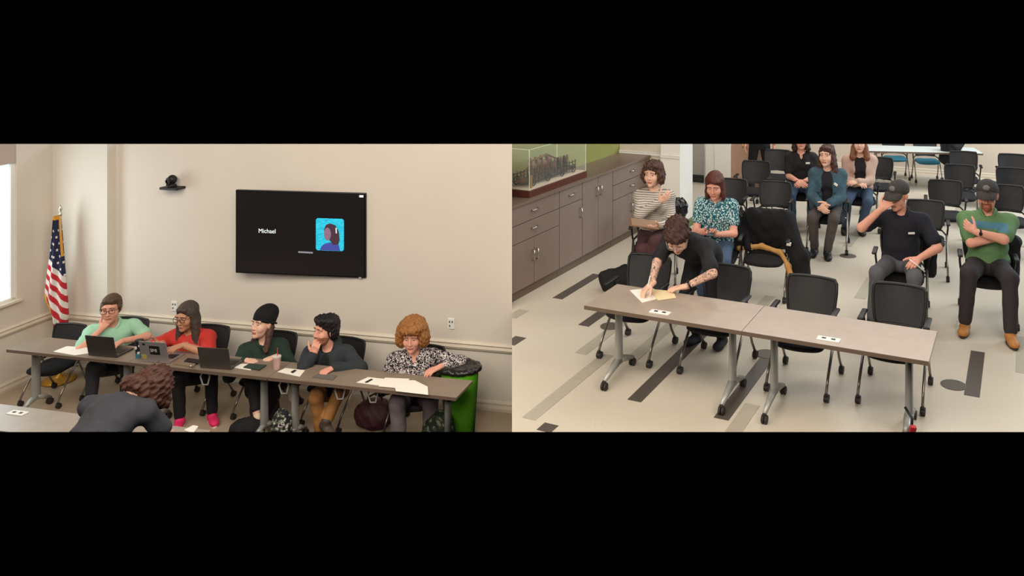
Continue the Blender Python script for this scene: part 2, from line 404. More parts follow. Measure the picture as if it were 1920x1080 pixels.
# storage cabinets along the green wall
c0 = gp(930, 588, 0); 
def cb(t, d, z): return c0+NB*t-DB*d+Vector((0, 0, z))       # t along the run, d into the wall
LEN = 3.97; CH = 1.06
struct('wall_green', MB().slab([cb(-.3, .50, 0), cb(LEN, .50, 0), cb(LEN, .50, 3.0), cb(-.3, .50, 3.0)], DB, 0.1), M_green)
struct('wall_end', MB().slab([cb(LEN, .52, 0), cb(LEN, -.22, 0), cb(LEN, -.22, 2.6), cb(LEN, .52, 2.6)], -NB, 0.1), mat('wall_paint_cream', '#d3c9b6', .8))
rail('trim_4', cb(LEN, .5, 0), cb(LEN, -.22, 0), -NB, 1.07, .06, .03, M_white)
def cabinet(t0, t1, kind, label):
    r = empty('storage_cabinet', cb((t0+t1)/2, .25, 0), YAWB+math.pi/2)
    L = t1-t0; w = L-.006
    # local: x along the run, y into the room negative... front face at y=-0.25
    MB().box((0, .012, .05), (w, .45, .10)).obj('plinth', M_edge, r)
    MB().box((0, .01, (.10+CH-.03)/2), (w, .46, CH-.13)).obj('carcass', M_cab, r)
    y = -.232
    def front(name, x0, x1, z0, z1, handle):
        o = MB().box(((x0+x1)/2, y, (z0+z1)/2), (x1-x0-.008, .02, z1-z0-.008), bev=.002).obj(name, M_cab, r)
        hx, hz, vert = handle
        e = (0, 0, .055) if vert else (.06, 0, 0)
        a = Vector((hx, y-.04, hz))-Vector(e); b = Vector((hx, y-.04, hz))+Vector(e)
        MB().tube([a+Vector((0, .035, 0)), a, b, b+Vector((0, .035, 0))], .009, 8).obj('handle', M_steel, o, smooth=True)
        return o
    if kind == 'drawer_doors':
        front('drawer', -w/2, w/2, CH-.24, CH-.035, (0, CH-.13, False))
        front('drawer', -w/2, w/2, CH-.44, CH-.24, (0, CH-.33, False))
        front('door', -w/2, 0, .10, CH-.44, (-.04, .42, True)); front('door', 0, w/2, .10, CH-.44, (.04, .42, True))
    elif kind == 'single':
        front('drawer', -w/2, w/2, CH-.24, CH-.035, (0, CH-.13, False)); front('door', -w/2, w/2, .10, CH-.24, (w/2-.06, CH-.40, True))
    else:
        front('door', -w/2, 0, .10, CH-.035, (-.05, CH-.22, True)); front('door', 0, w/2, .10, CH-.035, (.05, CH-.22, True))
    tag(r, label, 'cabinet', 'storage cabinets along the green wall'); return r
cabinet(0.2, 1.327, 'drawer_doors', 'brown cabinet with two drawers over paired doors, below the near end of the display case')
cabinet(1.327, 1.897, 'single', 'narrow brown cabinet with one drawer over one door below the display case')
cabinet(1.897, 2.75, 'tall', 'brown cabinet with two tall doors and no drawer, past the display case')
cabinet(2.75, LEN-.01, 'drawer_doors', 'last brown drawer cabinet of the run, against the cream end wall')
wt = MB().slab([cb(-.05, -.015, CH), cb(LEN-.01, -.015, CH), cb(LEN-.01, .49, CH), cb(-.05, .49, CH)], (0, 0, 1), .03).obj('worktop', mat('worktop_laminate', '#7d695d', .35))
tag(wt, 'long brown laminate worktop on the cabinets below the green wall', 'worktop')
# white pier and far walls
q0 = cb(LEN-.12, -.22, 0)
pier = MB().prism([q0, q0-DB*-.30, q0-DB*-.30+NB*.5, q0+NB*.5], 0, 2.4)
struct('wall_white_pier', pier, mat('white_paint', '#efece4', .7))
rail('baseboard_pier_green', q0+DB*.30+NB*.5, q0+DB*.30, DB, .06, .12, .015, mat('green_skirting', '#6f8455', .6))
rail('trim_5', q0, q0+DB*.30, -NB, 1.07, .05, .02, M_white)
M_greywall = mat('grey_wall', '#a9a49e', .8)
e0 = gp(1288, 340, 0); e1 = e0+DB*.34
wallseg('wall_entry', e0, e1, -NB, 0, 2.0, M_greywall)
rail('baseboard_entry', e0, e1, -NB, .07, .14, .02, mat('dark_skirting', '#2e2b2a', .6))
f0 = gp(1323, 345, 0)
tr = MB(); tr.prism([f0, f0+DB*.18, f0+DB*.18+NB*.1, f0+NB*.1], 0, 2.0); tr.prism([f0+DB*.19-NB*.04, f0+DB*.49-NB*.04, f0+DB*.49+NB*.1, f0+DB*.19+NB*.1], 0, 2.0)
struct('trim_6', tr, mat('white_paint', '', 0))
g0 = f0+DB*.50
dr = empty('door_1', g0); dr['kind'] = 'structure'
childw(MB().prism([g0, g0+DB*.62, g0+DB*.62+NB*.05, g0+NB*.05], 0.01, 2.0), 'door_leaf', mat('door_wood', '#b08d78', .5, vary=.06, scale=8), dr)
h0 = g0+DB*.22-NB*.03
childw(MB().tube([h0+Vector((0, 0, .72)), h0+Vector((0, 0, .95))], .012), 'door_handle', M_gold, dr, smooth=True)
b0 = gp(1741, 326, 0)
wb0 = b0-DB*4.6; wb1 = b0+DB*5.5
wallseg('wall_rear', wb0, wb1, -NB, 0, 1.6, mat('rear_wall_paint', '#cdbfae', .8))
rail('baseboard_rear', wb0, wb1, -NB, .05, .10, .015)
k0 = gp(1889, 336, 0)
wallseg('wall_rear_return', k0, k0+DB*3.2, -NB, 0, 1.6, M_greywall)
sp = k0+DB*.14-NB*.012
o = MB().slab([sp+Vector((0, 0, .52)), sp+DB*.15+Vector((0, 0, .52)), sp+DB*.15+Vector((0, 0, .66)), sp+Vector((0, 0, .66))], -NB, .01).obj('wall_plate', M_white)
tag(o, 'white wall plate on the grey wall at the back', 'wall plate')
# ------------------------------------------------------------------ chairs and tables
def make_chair(seatmat=None, label='chair'):
    r = empty('conference_chair')
    s = seatmat or M_fabric
    soft('seat', [ell((0, -.03, .425), (.235, .235, .045), k=.02), ell((0, -.20, .415), (.21, .06, .035), k=.03)]+[ell((x, y, .425), (.09, .09, .035), k=.03) for x in (-.14, .14) for y in (-.14, .1)], .014, s, r)
    bk = MB(); n = 7; zz = [.52, .56, .64, .74, .82, .85]; hw = [.185, .205, .22, .228, .226, .21]
    vs_ = []
    for z, w in zip(zz, hw):
        for i in range(n):
            t = i/(n-1)*2-1; vs_.append((t*w, .215+(z-.52)*.22-.035*t*t+.0, z))
    m = len(vs_); back = [(x, y+.012, z) for x, y, z in vs_]
    fs_ = [(a*n+i, a*n+i+1, (a+1)*n+i+1, (a+1)*n+i) for a in range(5) for i in range(n-1)]
    bk.add(vs_+back, fs_+[tuple(m+i for i in f[::-1]) for f in fs_])
    o = bk.obj('backrest', M_meshback, r, smooth=True)
    ring = [vs_[i] for i in range(n)]+[vs_[a*n+n-1] for a in range(1, 6)]+[vs_[5*n+i] for i in range(n-2, -1, -1)]+[vs_[a*n] for a in range(4, 0, -1)]
    ring = [(x, y+.006, z) for x, y, z in ring]
    MB().tube(ring, .014, 6, closed=True).obj('back_frame', M_black, r, smooth=True)
    MB().tube([(-.25, .10, .47), (-.20, .19, .50), (0, .215, .51), (.20, .19, .50), (.25, .10, .47)], .012, 6).obj('back_support', M_black, r, smooth=True)
    for x in (-1, 1):
        q = MB(); q.tube([(x*.26, .09, .46), (x*.27, .07, .56), (x*.27, .02, .645)], .012, 6)
        q.box((x*.27, -.01, .66), (.05, .22, .025), bev=.01); q.obj('armrest', M_black, r, smooth=True)
        for y, nm in ((-.25, 'leg'), (.27, 'leg')):
            lg = MB().tube([(x*.255, .08, .48), (x*.258, y*.75, .18), (x*.26, y, .075)], .0125, 8).obj('leg', M_chrome, r, smooth=True)
            c = MB(); c.lathe([(.0, -.012), (.032, -.012), (.034, 0), (.032, .012), (0, .012)], (x*.26-.008, y+.012, .034), 14, rot(0, 90, 0))
            c.lathe([(.0, -.008), (.032, -.008), (.032, .008), (0, .008)], (x*.26+.012, y+.012, .034), 14, rot(0, 90, 0))
            c.box((x*.26, y, .07), (.025, .035, .02), bev=.006)
            c.obj('caster', M_rubber, lg, smooth=False)
    MB().tube([(-.255, .08, .40), (.255, .08, .40)], .011, 6).obj('crossbar', M_chrome, r, smooth=True)
    return tag(r, label, 'chair')
CHAIR0 = make_chair(); _first = [True]
def chair(loc, yaw, label, group=None, sc=1.0):
    global CHAIR0
    if _first[0]: c = CHAIR0; _first[0] = False
    else: c = copy_tree(CHAIR0)
    for o in [c]+list(c.children_recursive): ROOMOF[o] = ROOM
    c.location = loc; c.rotation_euler = (0, 0, yaw); c.scale = (sc, sc*(1.22 if ROOM == 'B' else 1.0), sc)
    tag(c, label, 'chair', group); return c
def chair_by_top(u, v, yaw, label, group=None, sc=.95):
    p = gp(u, v, .86*sc); q = Vector((math.sin(yaw)*-1, math.cos(yaw), 0))*.29*sc*1.22
    return chair((p.x-q.x, p.y-q.y, 0), yaw, label, group, sc)

def table(loc, yaw, L, D, H, topm, label, group, modules=(0.5,), legs=(True, True), name='folding_table', md=.18):
    """origin at the front left corner on the floor; x along, y away from the camera"""
    r = empty(name, loc, yaw)
    MB().box((L/2, D/2, H-.013), (L, D, .026), bev=.004).obj('tabletop', topm, r)
    MB().box((L/2, .0, H-.015), (L-.004, .006, .03)).obj('edge_band', M_edge, r)
    for k, x in enumerate((.17, L-.17)):
        if not legs[k]: continue
        col = MB().lathe([(.043, .13), (.04, .2), (.036, H-.06), (.036, H-.03)], (x, D/2, 0), 18, sx=.75, sy=1.25).obj('column', M_grey_metal, r, auto=40)
        MB().box((x, D/2, H-.04), (.09, D*.75, .03), bev=.006).obj('bracket', M_black, r)
        for y in (-1, 1):
            ye = D/2+y*D*.44
            ft = MB().tube([(x, D/2, .155), (x, D/2+y*D*.22, .12), (x, ye, .075)], [.036, .028, .018], 8).obj('foot', M_grey_metal, r, smooth=True)
            c = MB()
            for dx in (-.013, .013): c.lathe([(0, -.009), (.032, -.009), (.034, 0), (.032, .009), (0, .009)], (x+dx, ye, .034), 14, rot(0, 90, 0))
            c.box((x, ye, .072), (.03, .035, .02), bev=.006); c.obj('caster', M_rubber, ft)
    for t in modules:
        o = MB().box((L*t, D*md, H+.003), (.17, .075, .007), bev=.003).obj('power_module', M_white, r)
        for dx in (-.035, .035): MB().box((L*t+dx, D*md, H+.0075), (.03, .022, .003)).obj('socket', M_black, o)
    MB().tube([(.25, D*.6, H-.06), (L-.25, D*.6, H-.06)], .014, 6).obj('crossbar', M_grey_metal, r, smooth=True)
    return tag(r, label, 'table', group)

# ---- panel tables, front room
ROOM = 'A'
TH, TD = 0.71, 0.37
def s_of(u, v): return (gA(u, v, TH)-gA(12, 655, TH)).dot(DA)
s1, s2, s3 = s_of(238, 680), s_of(500, 709), s_of(854, 747)
GT = 'panel tables along the beige wall'
for sa, sb, lb in ((0, s1-.006, 'brown laminate folding table at the flag end, with the dark laptop'), (s1, s2-.006, 'brown laminate folding table holding the stickered silver laptop'), (s2, s3, 'longest brown laminate folding table, reaching the green trash can')):
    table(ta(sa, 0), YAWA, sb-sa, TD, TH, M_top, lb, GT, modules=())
ff = gA(0, 757, TH); fo = ff-DA*.9-NA*.40
table((fo.x, fo.y, ZA), YAWA, 3.1, .40, TH, mat('table_laminate_grey', '#a3978a', .4, vary=.05, scale=9), 'pale folding table with a power outlet, in front of the bending person', None, modules=(.395,), legs=(False, False), md=.72)
PA = YAWA
def cA(u, d=.66):
    # s position on the row d behind the table front for picture column u
    n = NA; p0 = T0+NA*d; q = onplane(u, 700, p0, n); return (q-T0).dot(DA)
GA = None
chair(ta(cA(103, .46), .46), YAWA+math.radians(6), 'empty black chair on casters beside the flag', sc=.86)
# ---- writing tables, seating room
ROOM = 'B'
TB0 = gp(1095, 573, .69); TB0.z = 0
LB = 1.362; DBp = .625
tabB = []
for i, lb in enumerate(('brown laminate folding table that the tattooed person writes on', 'brown laminate folding table next to the writing table, bare on top')):
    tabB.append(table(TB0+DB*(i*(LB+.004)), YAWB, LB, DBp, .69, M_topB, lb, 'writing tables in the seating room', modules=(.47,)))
def tb(s, d, h=0.0): return TB0+DB*s+NB*d+Vector((0, 0, h))
chair_by_top(1222, 476, YAWB, 'empty black chair directly in front of the writing tattooed person', None)
chair_by_top(1368, 495, YAWB, 'empty black chair at the table, at the writing person\'s elbow')
chair_by_top(1525, 516, YAWB, 'empty black chair in the middle of the bare table')
chair_by_top(1688, 531, YAWB, 'empty black chair tucked under the end of the bare table, before the dark polo')
RB = YAWB+math.radians(6)
chair_by_top(1373, 334, RB, 'empty black chair right behind the woman in the teal patterned top')
chair_by_top(1455, 339, RB, 'empty black chair right behind the chair with the black coat')
chair_by_top(1419, 301, RB, 'empty black chair two rows behind the teal patterned top, before the standing legs')
chair_by_top(1459, 280, RB, 'empty black chair beside the seated woman in the black V-neck')
chair_by_top(1648, 294, RB, 'empty black chair beside the woman in the pale cardigan')
GR = 'empty chairs in the column behind the green polo'
chair_by_top(1735, 374, RB, 'empty black chair right behind the man in the dark polo')
chair_by_top(1772, 337, RB, 'empty black chair in the aisle column, second behind the dark polo')
chair_by_top(1799, 308, RB, 'empty black chair in the aisle column, third behind the dark polo')
chair_by_top(1806, 283, RB, 'empty black chair in the aisle column, last one before the rear table')
chair_by_top(1886, 346, RB, 'empty black chair right behind the man in the green polo')
chair_by_top(1897, 314, RB, 'empty black chair second behind the green polo, by the grey wall')
chair_by_top(1898, 288, RB, 'empty black chair farthest behind the green polo, against the grey wall')
# rear table with teal chairs
rt = gp(1628, 283, .70); rt.z = 0
table(rt, YAWB+math.radians(16), 1.95, .7, .70, mat('pale_table_top', '#dfe6e4', .35), 'long pale table at the very back of the seating room', None, modules=())
CH2 = make_chair(mat('teal_fabric', '#2f6f86', .8))
CH2.location = gp(1678, 334, 0); CH2.rotation_euler = (0, 0, RB+math.radians(10)); CH2.scale = (.9,)*3
tag(CH2, 'black chair with a teal seat at the pale rear table', 'chair', 'teal-seat chairs at the rear table')
c = copy_tree(CH2); c.location = gp(1738, 340, 0); tag(c, 'black chair with a teal seat at the pale rear table', 'chair', 'teal-seat chairs at the rear table')
# ------------------------------------------------------------------ people
def skin(name, c): return mat('skin_'+name, c, 0.55, vary=.04, scale=30, spec=0.3)
def hairm(name, c): return mat('hair_'+name, c, 0.6, vary=.25, scale=60, bump=.4, bscale=120)
def ik(a, b, l1, l2, pole):
    a, b = Vector(a), Vector(b); d = b-a; L = d.length
    if L > (l1+l2)*.995: d = d*((l1+l2)*.995/L); L = d.length; b = a+d
    x = (l1*l1-l2*l2+L*L)/(2*L); hh = math.sqrt(max(l1*l1-x*x, 1e-6))
    u = d.normalized(); p = Vector(pole); p = p-u*p.dot(u)
    if p.length < 1e-5: p = u.orthogonal()
    return a+u*x+p.normalized()*hh, b
def hand_prims(w, f, n, side, curl, sp=1.0):
    f = Vector(f).normalized(); n = Vector(n); n = (n-f*n.dot(f)).normalized()
    t = f.cross(n)*(1 if side == 'R' else -1)
    P = []; w = Vector(w)
    for i, (o, L, fw) in enumerate(zip((.030, .010, -.011, -.030), (.074, .082, .075, .058), (.088, .092, .088, .080))):
        base = w+f*fw*.95+t*o
        P.append(cap(w+t*o*.5+f*.005, base, .016, .0125, k=.012))
        d = f+t*o*1.6*sp; d.normalize(); q = base
        for j, (fr, r0, r1) in enumerate(((.45, .0105, .0098), (.30, .0098, .009), (.25, .009, .0078))):
            a = curl*(.55 if j == 0 else .9)*(1+.08*i)
            d = (d*math.cos(a)+n*math.sin(a)*1.0).normalized() if a else d
            # rotate the bending plane with the finger
            e = q+d*L*fr; P.append(cap(q, e, r0, r1, k=.004)); q = e
            n2 = n
    q = w+f*.025+t*.026; d = (f*.62+t*.70+n*.25).normalized()
    for L, r0, r1 in ((.045, .016, .0125), (.034, .0125, .011), (.028, .011, .0088)):
        e = q+d*L; P.append(cap(q, e, r0, r1, k=.006)); q = e; d = (d+f*.25+n*.25*curl-t*.1*curl).normalized()
    P.append(cap(w-f*.03, w+f*.03, .024, .024, k=.012))
    return P
FACE_SUB = [ell((0, -.110, -.025), (.066, .068, .098), k=.02, sub=True)]
def head_prims(sx=1.0, jaw=1.0):
    return [ell((0, .015, .03), (.074*sx, .092, .085)), ell((0, -.028, -.03), (.062*sx, .064, .082)), ell((0, -.040, -.078), (.048*jaw, .048, .038), k=.03),
            ell((0, -.080, -.098), (.022, .018, .018), k=.02), ell((.04, -.062, -.03), (.026, .026, .028), k=.02), ell((-.04, -.062, -.03), (.026, .026, .028), k=.02),
            cap((-.045, -.078, .034), (.045, -.078, .034), .013, k=.015), ell((.031, -.100, .012), (.018, .015, .011), k=.008, sub=True), ell((-.031, -.100, .012), (.018, .015, .011), k=.008, sub=True),
            cap((0, -.088, .015), (0, -.106, -.026), .008, .0115, k=.010), ell((.011, -.096, -.030), (.008, .010, .007), k=.006), ell((-.011, -.096, -.030), (.008, .010, .007), k=.006),
            ell((0, -.093, -.058), (.023, .010, .0055), k=.004), ell((0, -.091, -.068), (.021, .010, .0065), k=.004),
            ell((.077*sx, .008, -.008), (.010, .022, .032), rot(0, 8, 18), k=.008), ell((-.077*sx, .008, -.008), (.010, .022, .032), rot(0, -8, -18), k=.008)]
def xf_prims(prims, Rm, o, s=1.0):
    out = []
    for p in prims:
        if p[0] == 'cap': out.append(('cap', Rm@(p[1]*s)+o, Rm@(p[2]*s)+o, p[3]*s, p[4]*s, p[5]*s, p[6]))
        elif p[0] == 'ell':
            R = p[3] if p[3] is not None else Matrix.Identity(3)
            out.append(('ell', Rm@(p[1]*s)+o, p[2]*s, Rm@R, p[4]*s, p[5]))
        else: out.append(p)
    return out
def xf_pts(P, Rm, o, s): return (np.asarray(P)*s)@np.array(Rm).T+np.array(o)
def hair_style(style, L=.30):
    S = Vector
    if style == 'short':
        return [ell((0, .025, .043), (.080, .096, .080)), ell((0, .055, -.02), (.072, .056, .07)), ell((0, -.040, .090), (.060, .045, .030), k=.03), ell((.072, -.012, .01), (.014, .022, .034)), ell((-.072, -.012, .01), (.014, .022, .034))]+FACE_SUB, (.003, 140)
    if style == 'tousled':
        return [ell((0, .025, .055), (.093, .105, .088)), ell((0, .06, -.02), (.078, .06, .08)), ell((0, -.06, .100), (.065, .045, .035), k=.02), ell((-.06, -.02, .09), (.04, .05, .04)), ell((.06, 0, .09), (.04, .05, .04)), ell((.07, .03, .0), (.025, .05, .06))]+FACE_SUB, (.006, 95)
    if style == 'curlybob':
        return [ell((0, .025, .055), (.102, .112, .088)), ell((.085, .01, -.02), (.042, .062, .085)), ell((-.085, .01, -.02), (.042, .062, .085)), ell((0, .085, -.03), (.085, .05, .09)), ell((0, -.06, .098), (.065, .04, .03), k=.02)]+FACE_SUB, (.010, 80)
    if style == 'curlytop':
        return [ell((0, .03, .055), (.100, .110, .088)), ell((0, .07, -.02), (.08, .06, .085)), ell((0, .09, .06), (.085, .07, .07)), ell((0, -.045, .105), (.075, .055, .038), k=.02), ell((.06, .03, .0), (.035, .06, .07)), ell((-.06, .03, .0), (.035, .06, .07)), ell((0, .085, -.075), (.07, .045, .06))]+FACE_SUB, (.012, 85)
    if style == 'bouffant':
        return [ell((0, .02, .065), (.118, .122, .098)), ell((.095, .005, -.015), (.05, .07, .095)), ell((-.095, .005, -.015), (.05, .07, .095)), ell((0, .09, -.03), (.10, .06, .10)), ell((0, -.07, .085), (.085, .045, .036), k=.03)]+FACE_SUB, (.009, 95)
    base = [ell((0, .022, .048), (.086, .103, .082)), ell((0, .06, -.04), (.080, .055, .09)), ell((.072, .012, -.03), (.022, .055, .085)), ell((-.072, .012, -.03), (.022, .055, .085))]
    if style == 'bob':
        return base+[ell((.078, -.015, -.10), (.022, .045, .06)), ell((-.078, -.015, -.10), (.022, .045, .06)), ell((0, .06, -.10), (.075, .035, .06)), ell((.025, -.07, .085), (.055, .03, .024), k=.02)]+FACE_SUB, (.003, 130)
    if style == 'long':
        return base+[cap((.078, .0, -.06), (.095, -.055, -.06-L), .034, .042), cap((-.078, .0, -.06), (-.085, -.075, -.06-L), .034, .042), cap((0, .07, -.06), (0, .085, -.06-L*.9), .06, .05), ell((0, -.055, .088), (.05, .03, .020), k=.02)]+FACE_SUB+[ell((.012, -.125, .045), (.042, .055, .055), k=.02, sub=True)], (.002, 110)
    if style == 'wavy':
        return base+[cap((.08, .01, -.06), (.092, .01, -.06-L), .036, .034), cap((-.08, .01, -.06), (-.092, .01, -.06-L), .036, .034), cap((0, .075, -.06), (0, .08, -.06-L), .06, .05), ell((.02, -.055, .092), (.05, .03, .022), k=.02)]+FACE_SUB, (.008, 70)
def person(name_label, loc, yaw, sc, sp, group=None):
    g = sp.get
    r = empty('person', loc, yaw, sc); Mw = Matrix.Translation(loc)@Matrix.Rotation(yaw, 4, 'Z')@Matrix.Scale(sc, 4); Mi = Mw.inverted()
    def L(p):            # ('w', world point) or local
        return Mi@p[1] if isinstance(p, tuple) and p[0] == 'w' else Vector(p)
    gi = g('girth', 1.0); fem = g('fem', False); hs = g('hs', 1.0)
    pel = Vector((0, 0, g('pz', .54))); Rt = rot(0, 0, g('twist', 0))@rot(g('lean', 8), g('side', 0), 0)
    T = lambda x, y, z: pel+Rt@Vector((x, y, z))
    sw = g('sw', .165 if fem else .185)
    neck = T(0, .02, .47*g('tl', 1.0)); tl = g('tl', 1.0)
    sh = {'R': T(-sw, .015, .405*tl), 'L': T(sw, .015, .405*tl)}
    Rh = rot(0, 0, g('hyaw', 0))@rot(g('hpitch', 0), 0, 0)@rot(0, g('hroll', 0), 0)
    hc = neck+Rt@Vector((0, -.015, .05))+Rh@Vector((0, -.022, g('nl', .122)))*hs
    SK = g('skin'); 
    # --- arms
    el, wr = {}, {}
    for s in 'RL':
        h = g('hand'+s); 
        if h is None: h = dict(p=(-.2 if s == 'R' else .2, -.3, .62), f=(.3 if s == 'R' else -.3, -1, -.2), n=(0, 0, -1), c=.35)
        sgn = -1 if s == 'R' else 1
        el[s], wr[s] = ik(sh[s], L(h['p']), .285, .255, h.get('pole', (sgn*.7, .6, -.8))); h['w'] = wr[s]; sp['hand'+s] = h
    # --- legs
    hip = {'R': pel+Vector((-.09, -.02, -.02)), 'L': pel+Vector((.09, -.02, -.02))}; kn, an = {}, {}
    stand = g('stand', False)
    for s in 'RL':
        sgn = -1 if s == 'R' else 1
        f = g('foot'+s, (sgn*.12, -.38, .08))
        kn[s], an[s] = ik(hip[s], L(f), .42*g('ll', 1.0), .41*g('ll', 1.0), g('kpole'+s, (sgn*.15, -1, .6 if not stand else 0)))
    # ---- body: skin
    ar = g('arm', 1.0)
    bp = [ell(T(0, .01, .02), (.145*gi, .115*gi, .11), Rt), ell(T(0, 0, .17*tl), (.13*gi, .10*gi, .15), Rt), ell(T(0, .005, .33*tl), (.15, .105, .15), Rt), cap(sh['R'], sh['L'], .055, k=.05),
          cap(neck-Rt@Vector((0, 0, .05)), hc+Rh@Vector((0, .02, -.06)), .056, .050, k=.02)]
    for s in 'RL':
        bp += [cap(sh[s], el[s], .050*ar, .040*ar, k=.03), cap(el[s], wr[s], .041*ar, .027*ar, k=.015), cap(hip[s], kn[s], .075, .055, k=.03), cap(kn[s], an[s], .052, .034, k=.02)]
    P, Q = sdf_mesh(bp, .0125); mi = [0]*len(Q)
    mi = np.zeros(len(Q), int)
    if g('tattoo'):
        cen = P[Q].mean(1)
        for s in 'RL':
            a, b = np.array(sh[s]*.4+el[s]*.6), np.array(wr[s]); e = np.array(el[s])
            for a0_, b0_ in ((a, e), (e, b)):
                ab = b0_-a0_; t = np.clip(((cen-a0_)@ab)/(ab@ab), 0, 1); dd = np.linalg.norm(cen-a0_-t[:, None]*ab, axis=1); mi[dd < .055] = 4
    Ps, Qs, ms = [P], [Q], [mi]; off = len(P)
    hp_, hq = sdf_mesh(head_prims(g('hsx', 1.0), g('jaw', 1.0 if not fem else .9)), .0052)
    c = hp_[hq].mean(1); x, y, z = c.T
    hm = np.zeros(len(hq), int)
    hm[(np.abs(x) < .025) & (y < -.082) & (z < -.053) & (z > -.075)] = 1
    hm[(np.abs(np.abs(x)-.031) < .020) & (y < -.066) & (np.abs(z-.033-(.003-.12*np.abs(np.abs(x)-.033)))<.0042)] = 2
    if g('beard'):
        bd = ((z < -.035-.35*np.maximum(0, y+.05)) & (y < .01) & (z > -.13)) & ~((np.abs(x) < .024) & (z > -.075) & (z < -.053)) & ~((np.abs(z+.03) < .012) & (np.abs(x) < .03))
        if g('beard') == 'goatee': bd &= (np.abs(x) < .042) & (y < -.05)
        hm[bd] = 3
    Ps.append(xf_pts(hp_, Rh, hc, hs)); Qs.append(hq+off); ms.append(hm); off += len(hp_)
    for s in 'RL':
        h = sp['hand'+s]
        if h.get('hide'): continue
        f = h['f']; n = h['n']
        a, b = sdf_mesh(hand_prims(wr[s], f, n, s, h.get('c', .35)), .0052)
        Ps.append(a); Qs.append(b+off); ms.append(np.zeros(len(b), int)); off += len(a)
    hcol = g('hairmat')
    mats = [SK, g('lip') or mat('lips', '#bb7565', .5), g('browmat') or hcol, g('beardmat') or hcol, g('tattoo') or SK]
    body = np_obj('body', np.concatenate(Ps), np.concatenate(Qs), mats, r, np.concatenate(ms))
    for sx in (-1, 1):
        e = MB(); bm = bmesh.new(); bmesh.ops.create_uvsphere(bm, u_segments=12, v_segments=8, radius=.0098*hs); e.bm(bm, hc+Rh@Vector((sx*.031, -.0772, .010))*hs)
        bm = bmesh.new(); bmesh.ops.create_uvsphere(bm, u_segments=8, v_segments=6, radius=.0058*hs); e.cur = 1; e.bm(bm, hc+Rh@Vector((sx*.031, -.0832, .0085))*hs)
        e.obj('eye', [mat('eye_white', '#b9aaa0', .3), mat('eye_iris', '#2a1c14', .2)], body, smooth=True)
    # ---- top
    def torso(inf, low=-.04, lw=1.0):
        o = [ell(T(0, .01, .03), ((.152*gi+inf)*lw, .118*gi+inf, .12), Rt), ell(T(0, -.005-.03*(gi-1), .17*tl), (.14*gi+inf, .108*gi+inf*.8+.02*(gi-1), .16), Rt, k=.05), ell(T(0, .005, .33*tl), (.158*(1+(gi-1)*.5)+inf, .112*(1+(gi-1)*.5)+inf, .16), Rt, k=.05), cap(sh['R']-Rt@Vector((0, 0, .01)), sh['L']-Rt@Vector((0, 0, .01)), .056+inf*.6, k=.05)]+[cap(sh[q_].lerp(neck, .25), neck-Rt@Vector((0, 0, .035)), .046+inf*.5, .050+inf*.5, k=.04) for q_ in 'RL']
        if fem:
            o += [ell(T(sx*.07, -.085-inf*.5, .30*tl), (.068, .06, .07), Rt, k=.04) for sx in (-1, 1)]
        return o
    def sleeves(inf, frac, fl=0.0):
        o = []
        for s in 'RL':
            if frac <= 1:
                e = sh[s].lerp(el[s], frac); o.append(cap(sh[s], e, .047*ar+inf, .048*ar+inf+fl, k=.05))
            else:
                e = el[s].lerp(wr[s], frac-1); o += [cap(sh[s], el[s], .047*ar+inf, .044*ar+inf, k=.05), cap(el[s], e, .046*ar+inf, .033*ar+inf, k=.025)]
        return o
    nk = [ell(neck+Rt@Vector((0, -.045, .035)), (.062, .075, .05), Rt, k=.015, sub=True)]
    if g('vneck'): nk += [cap(neck+Rt@Vector((0, -.10, .02)), T(0, -.15, (.47-g('vneck'))*tl), .045, .008, k=.01, sub=True)]
    if g('top') is not None:
        pr = torso(.012)+(sleeves(0, .35) if g('jacket') is not None else sleeves(.012, g('sleeve', .62), .008))
        if g('collar'): pr += [cap(neck+Rt@Vector((-.05, -.02, .01)), neck+Rt@Vector((.05, -.02, .01)), .035, k=.02)]
        if g('tops'): pr += [p for p in g('tops')(T)]
        soft('shirt', pr+nk, .0135, g('top'), r, noise=(.0035, 36))
        if g('collar'):
            MB().tube([neck+Rt@Vector(q) for q in ((-.012, -.105, -.045), (-.05, -.075, .0), (-.068, -.01, .035), (-.035, .06, .045), (.035, .06, .045), (.068, -.01, .035), (.05, -.075, .0), (.012, -.105, -.045))], [.008, .016, .017, .017, .017, .017, .016, .008], 6).obj('collar', g('collar'), r, smooth=True)
    if g('jacket') is not None:
        pr = torso(.026)+sleeves(.022, 1.93)+[cap(neck+Rt@Vector((-.07, .03, .0)), neck+Rt@Vector((.07, .03, .0)), .04, k=.03)]
        ow = g('open', .045)
        pr += nk+[cap(T(0, -.20, -.12), T(0, -.20, .46*tl), ow*1.2, ow, k=.01, sub=True), cap(T(0, -.14, -.12), T(0, -.12, .50*tl), ow*1.1, ow*1.25, k=.01, sub=True)]
        if g('hood'): pr += [ell(neck+Rt@Vector((0, .09, .0)), (.11, .06, .06), Rt, k=.03)]
        soft('jacket', pr, .0135, g('jacket'), r, noise=(.003, 34))
    # ---- legs
    if g('legs') is not None:
        leg = g('leg', 1.0); fl = g('flare', 0)
        pr = [ell(T(0, .01, .01), (.158*gi, .125*gi, .105), Rt), ell(pel+Vector((0, -.05, -.03)), (.15*gi, .11, .075), k=.04)]
        for s in 'RL':
            e = kn[s].lerp(an[s], g('leglen', .93))
            pr += [cap(hip[s], kn[s], .088*leg, .066*leg, k=.03), cap(kn[s], e, .066*leg, .052*leg+fl, k=.03)]
        soft('trousers', pr, .0145, g('legs'), r, noise=(.003, 30))
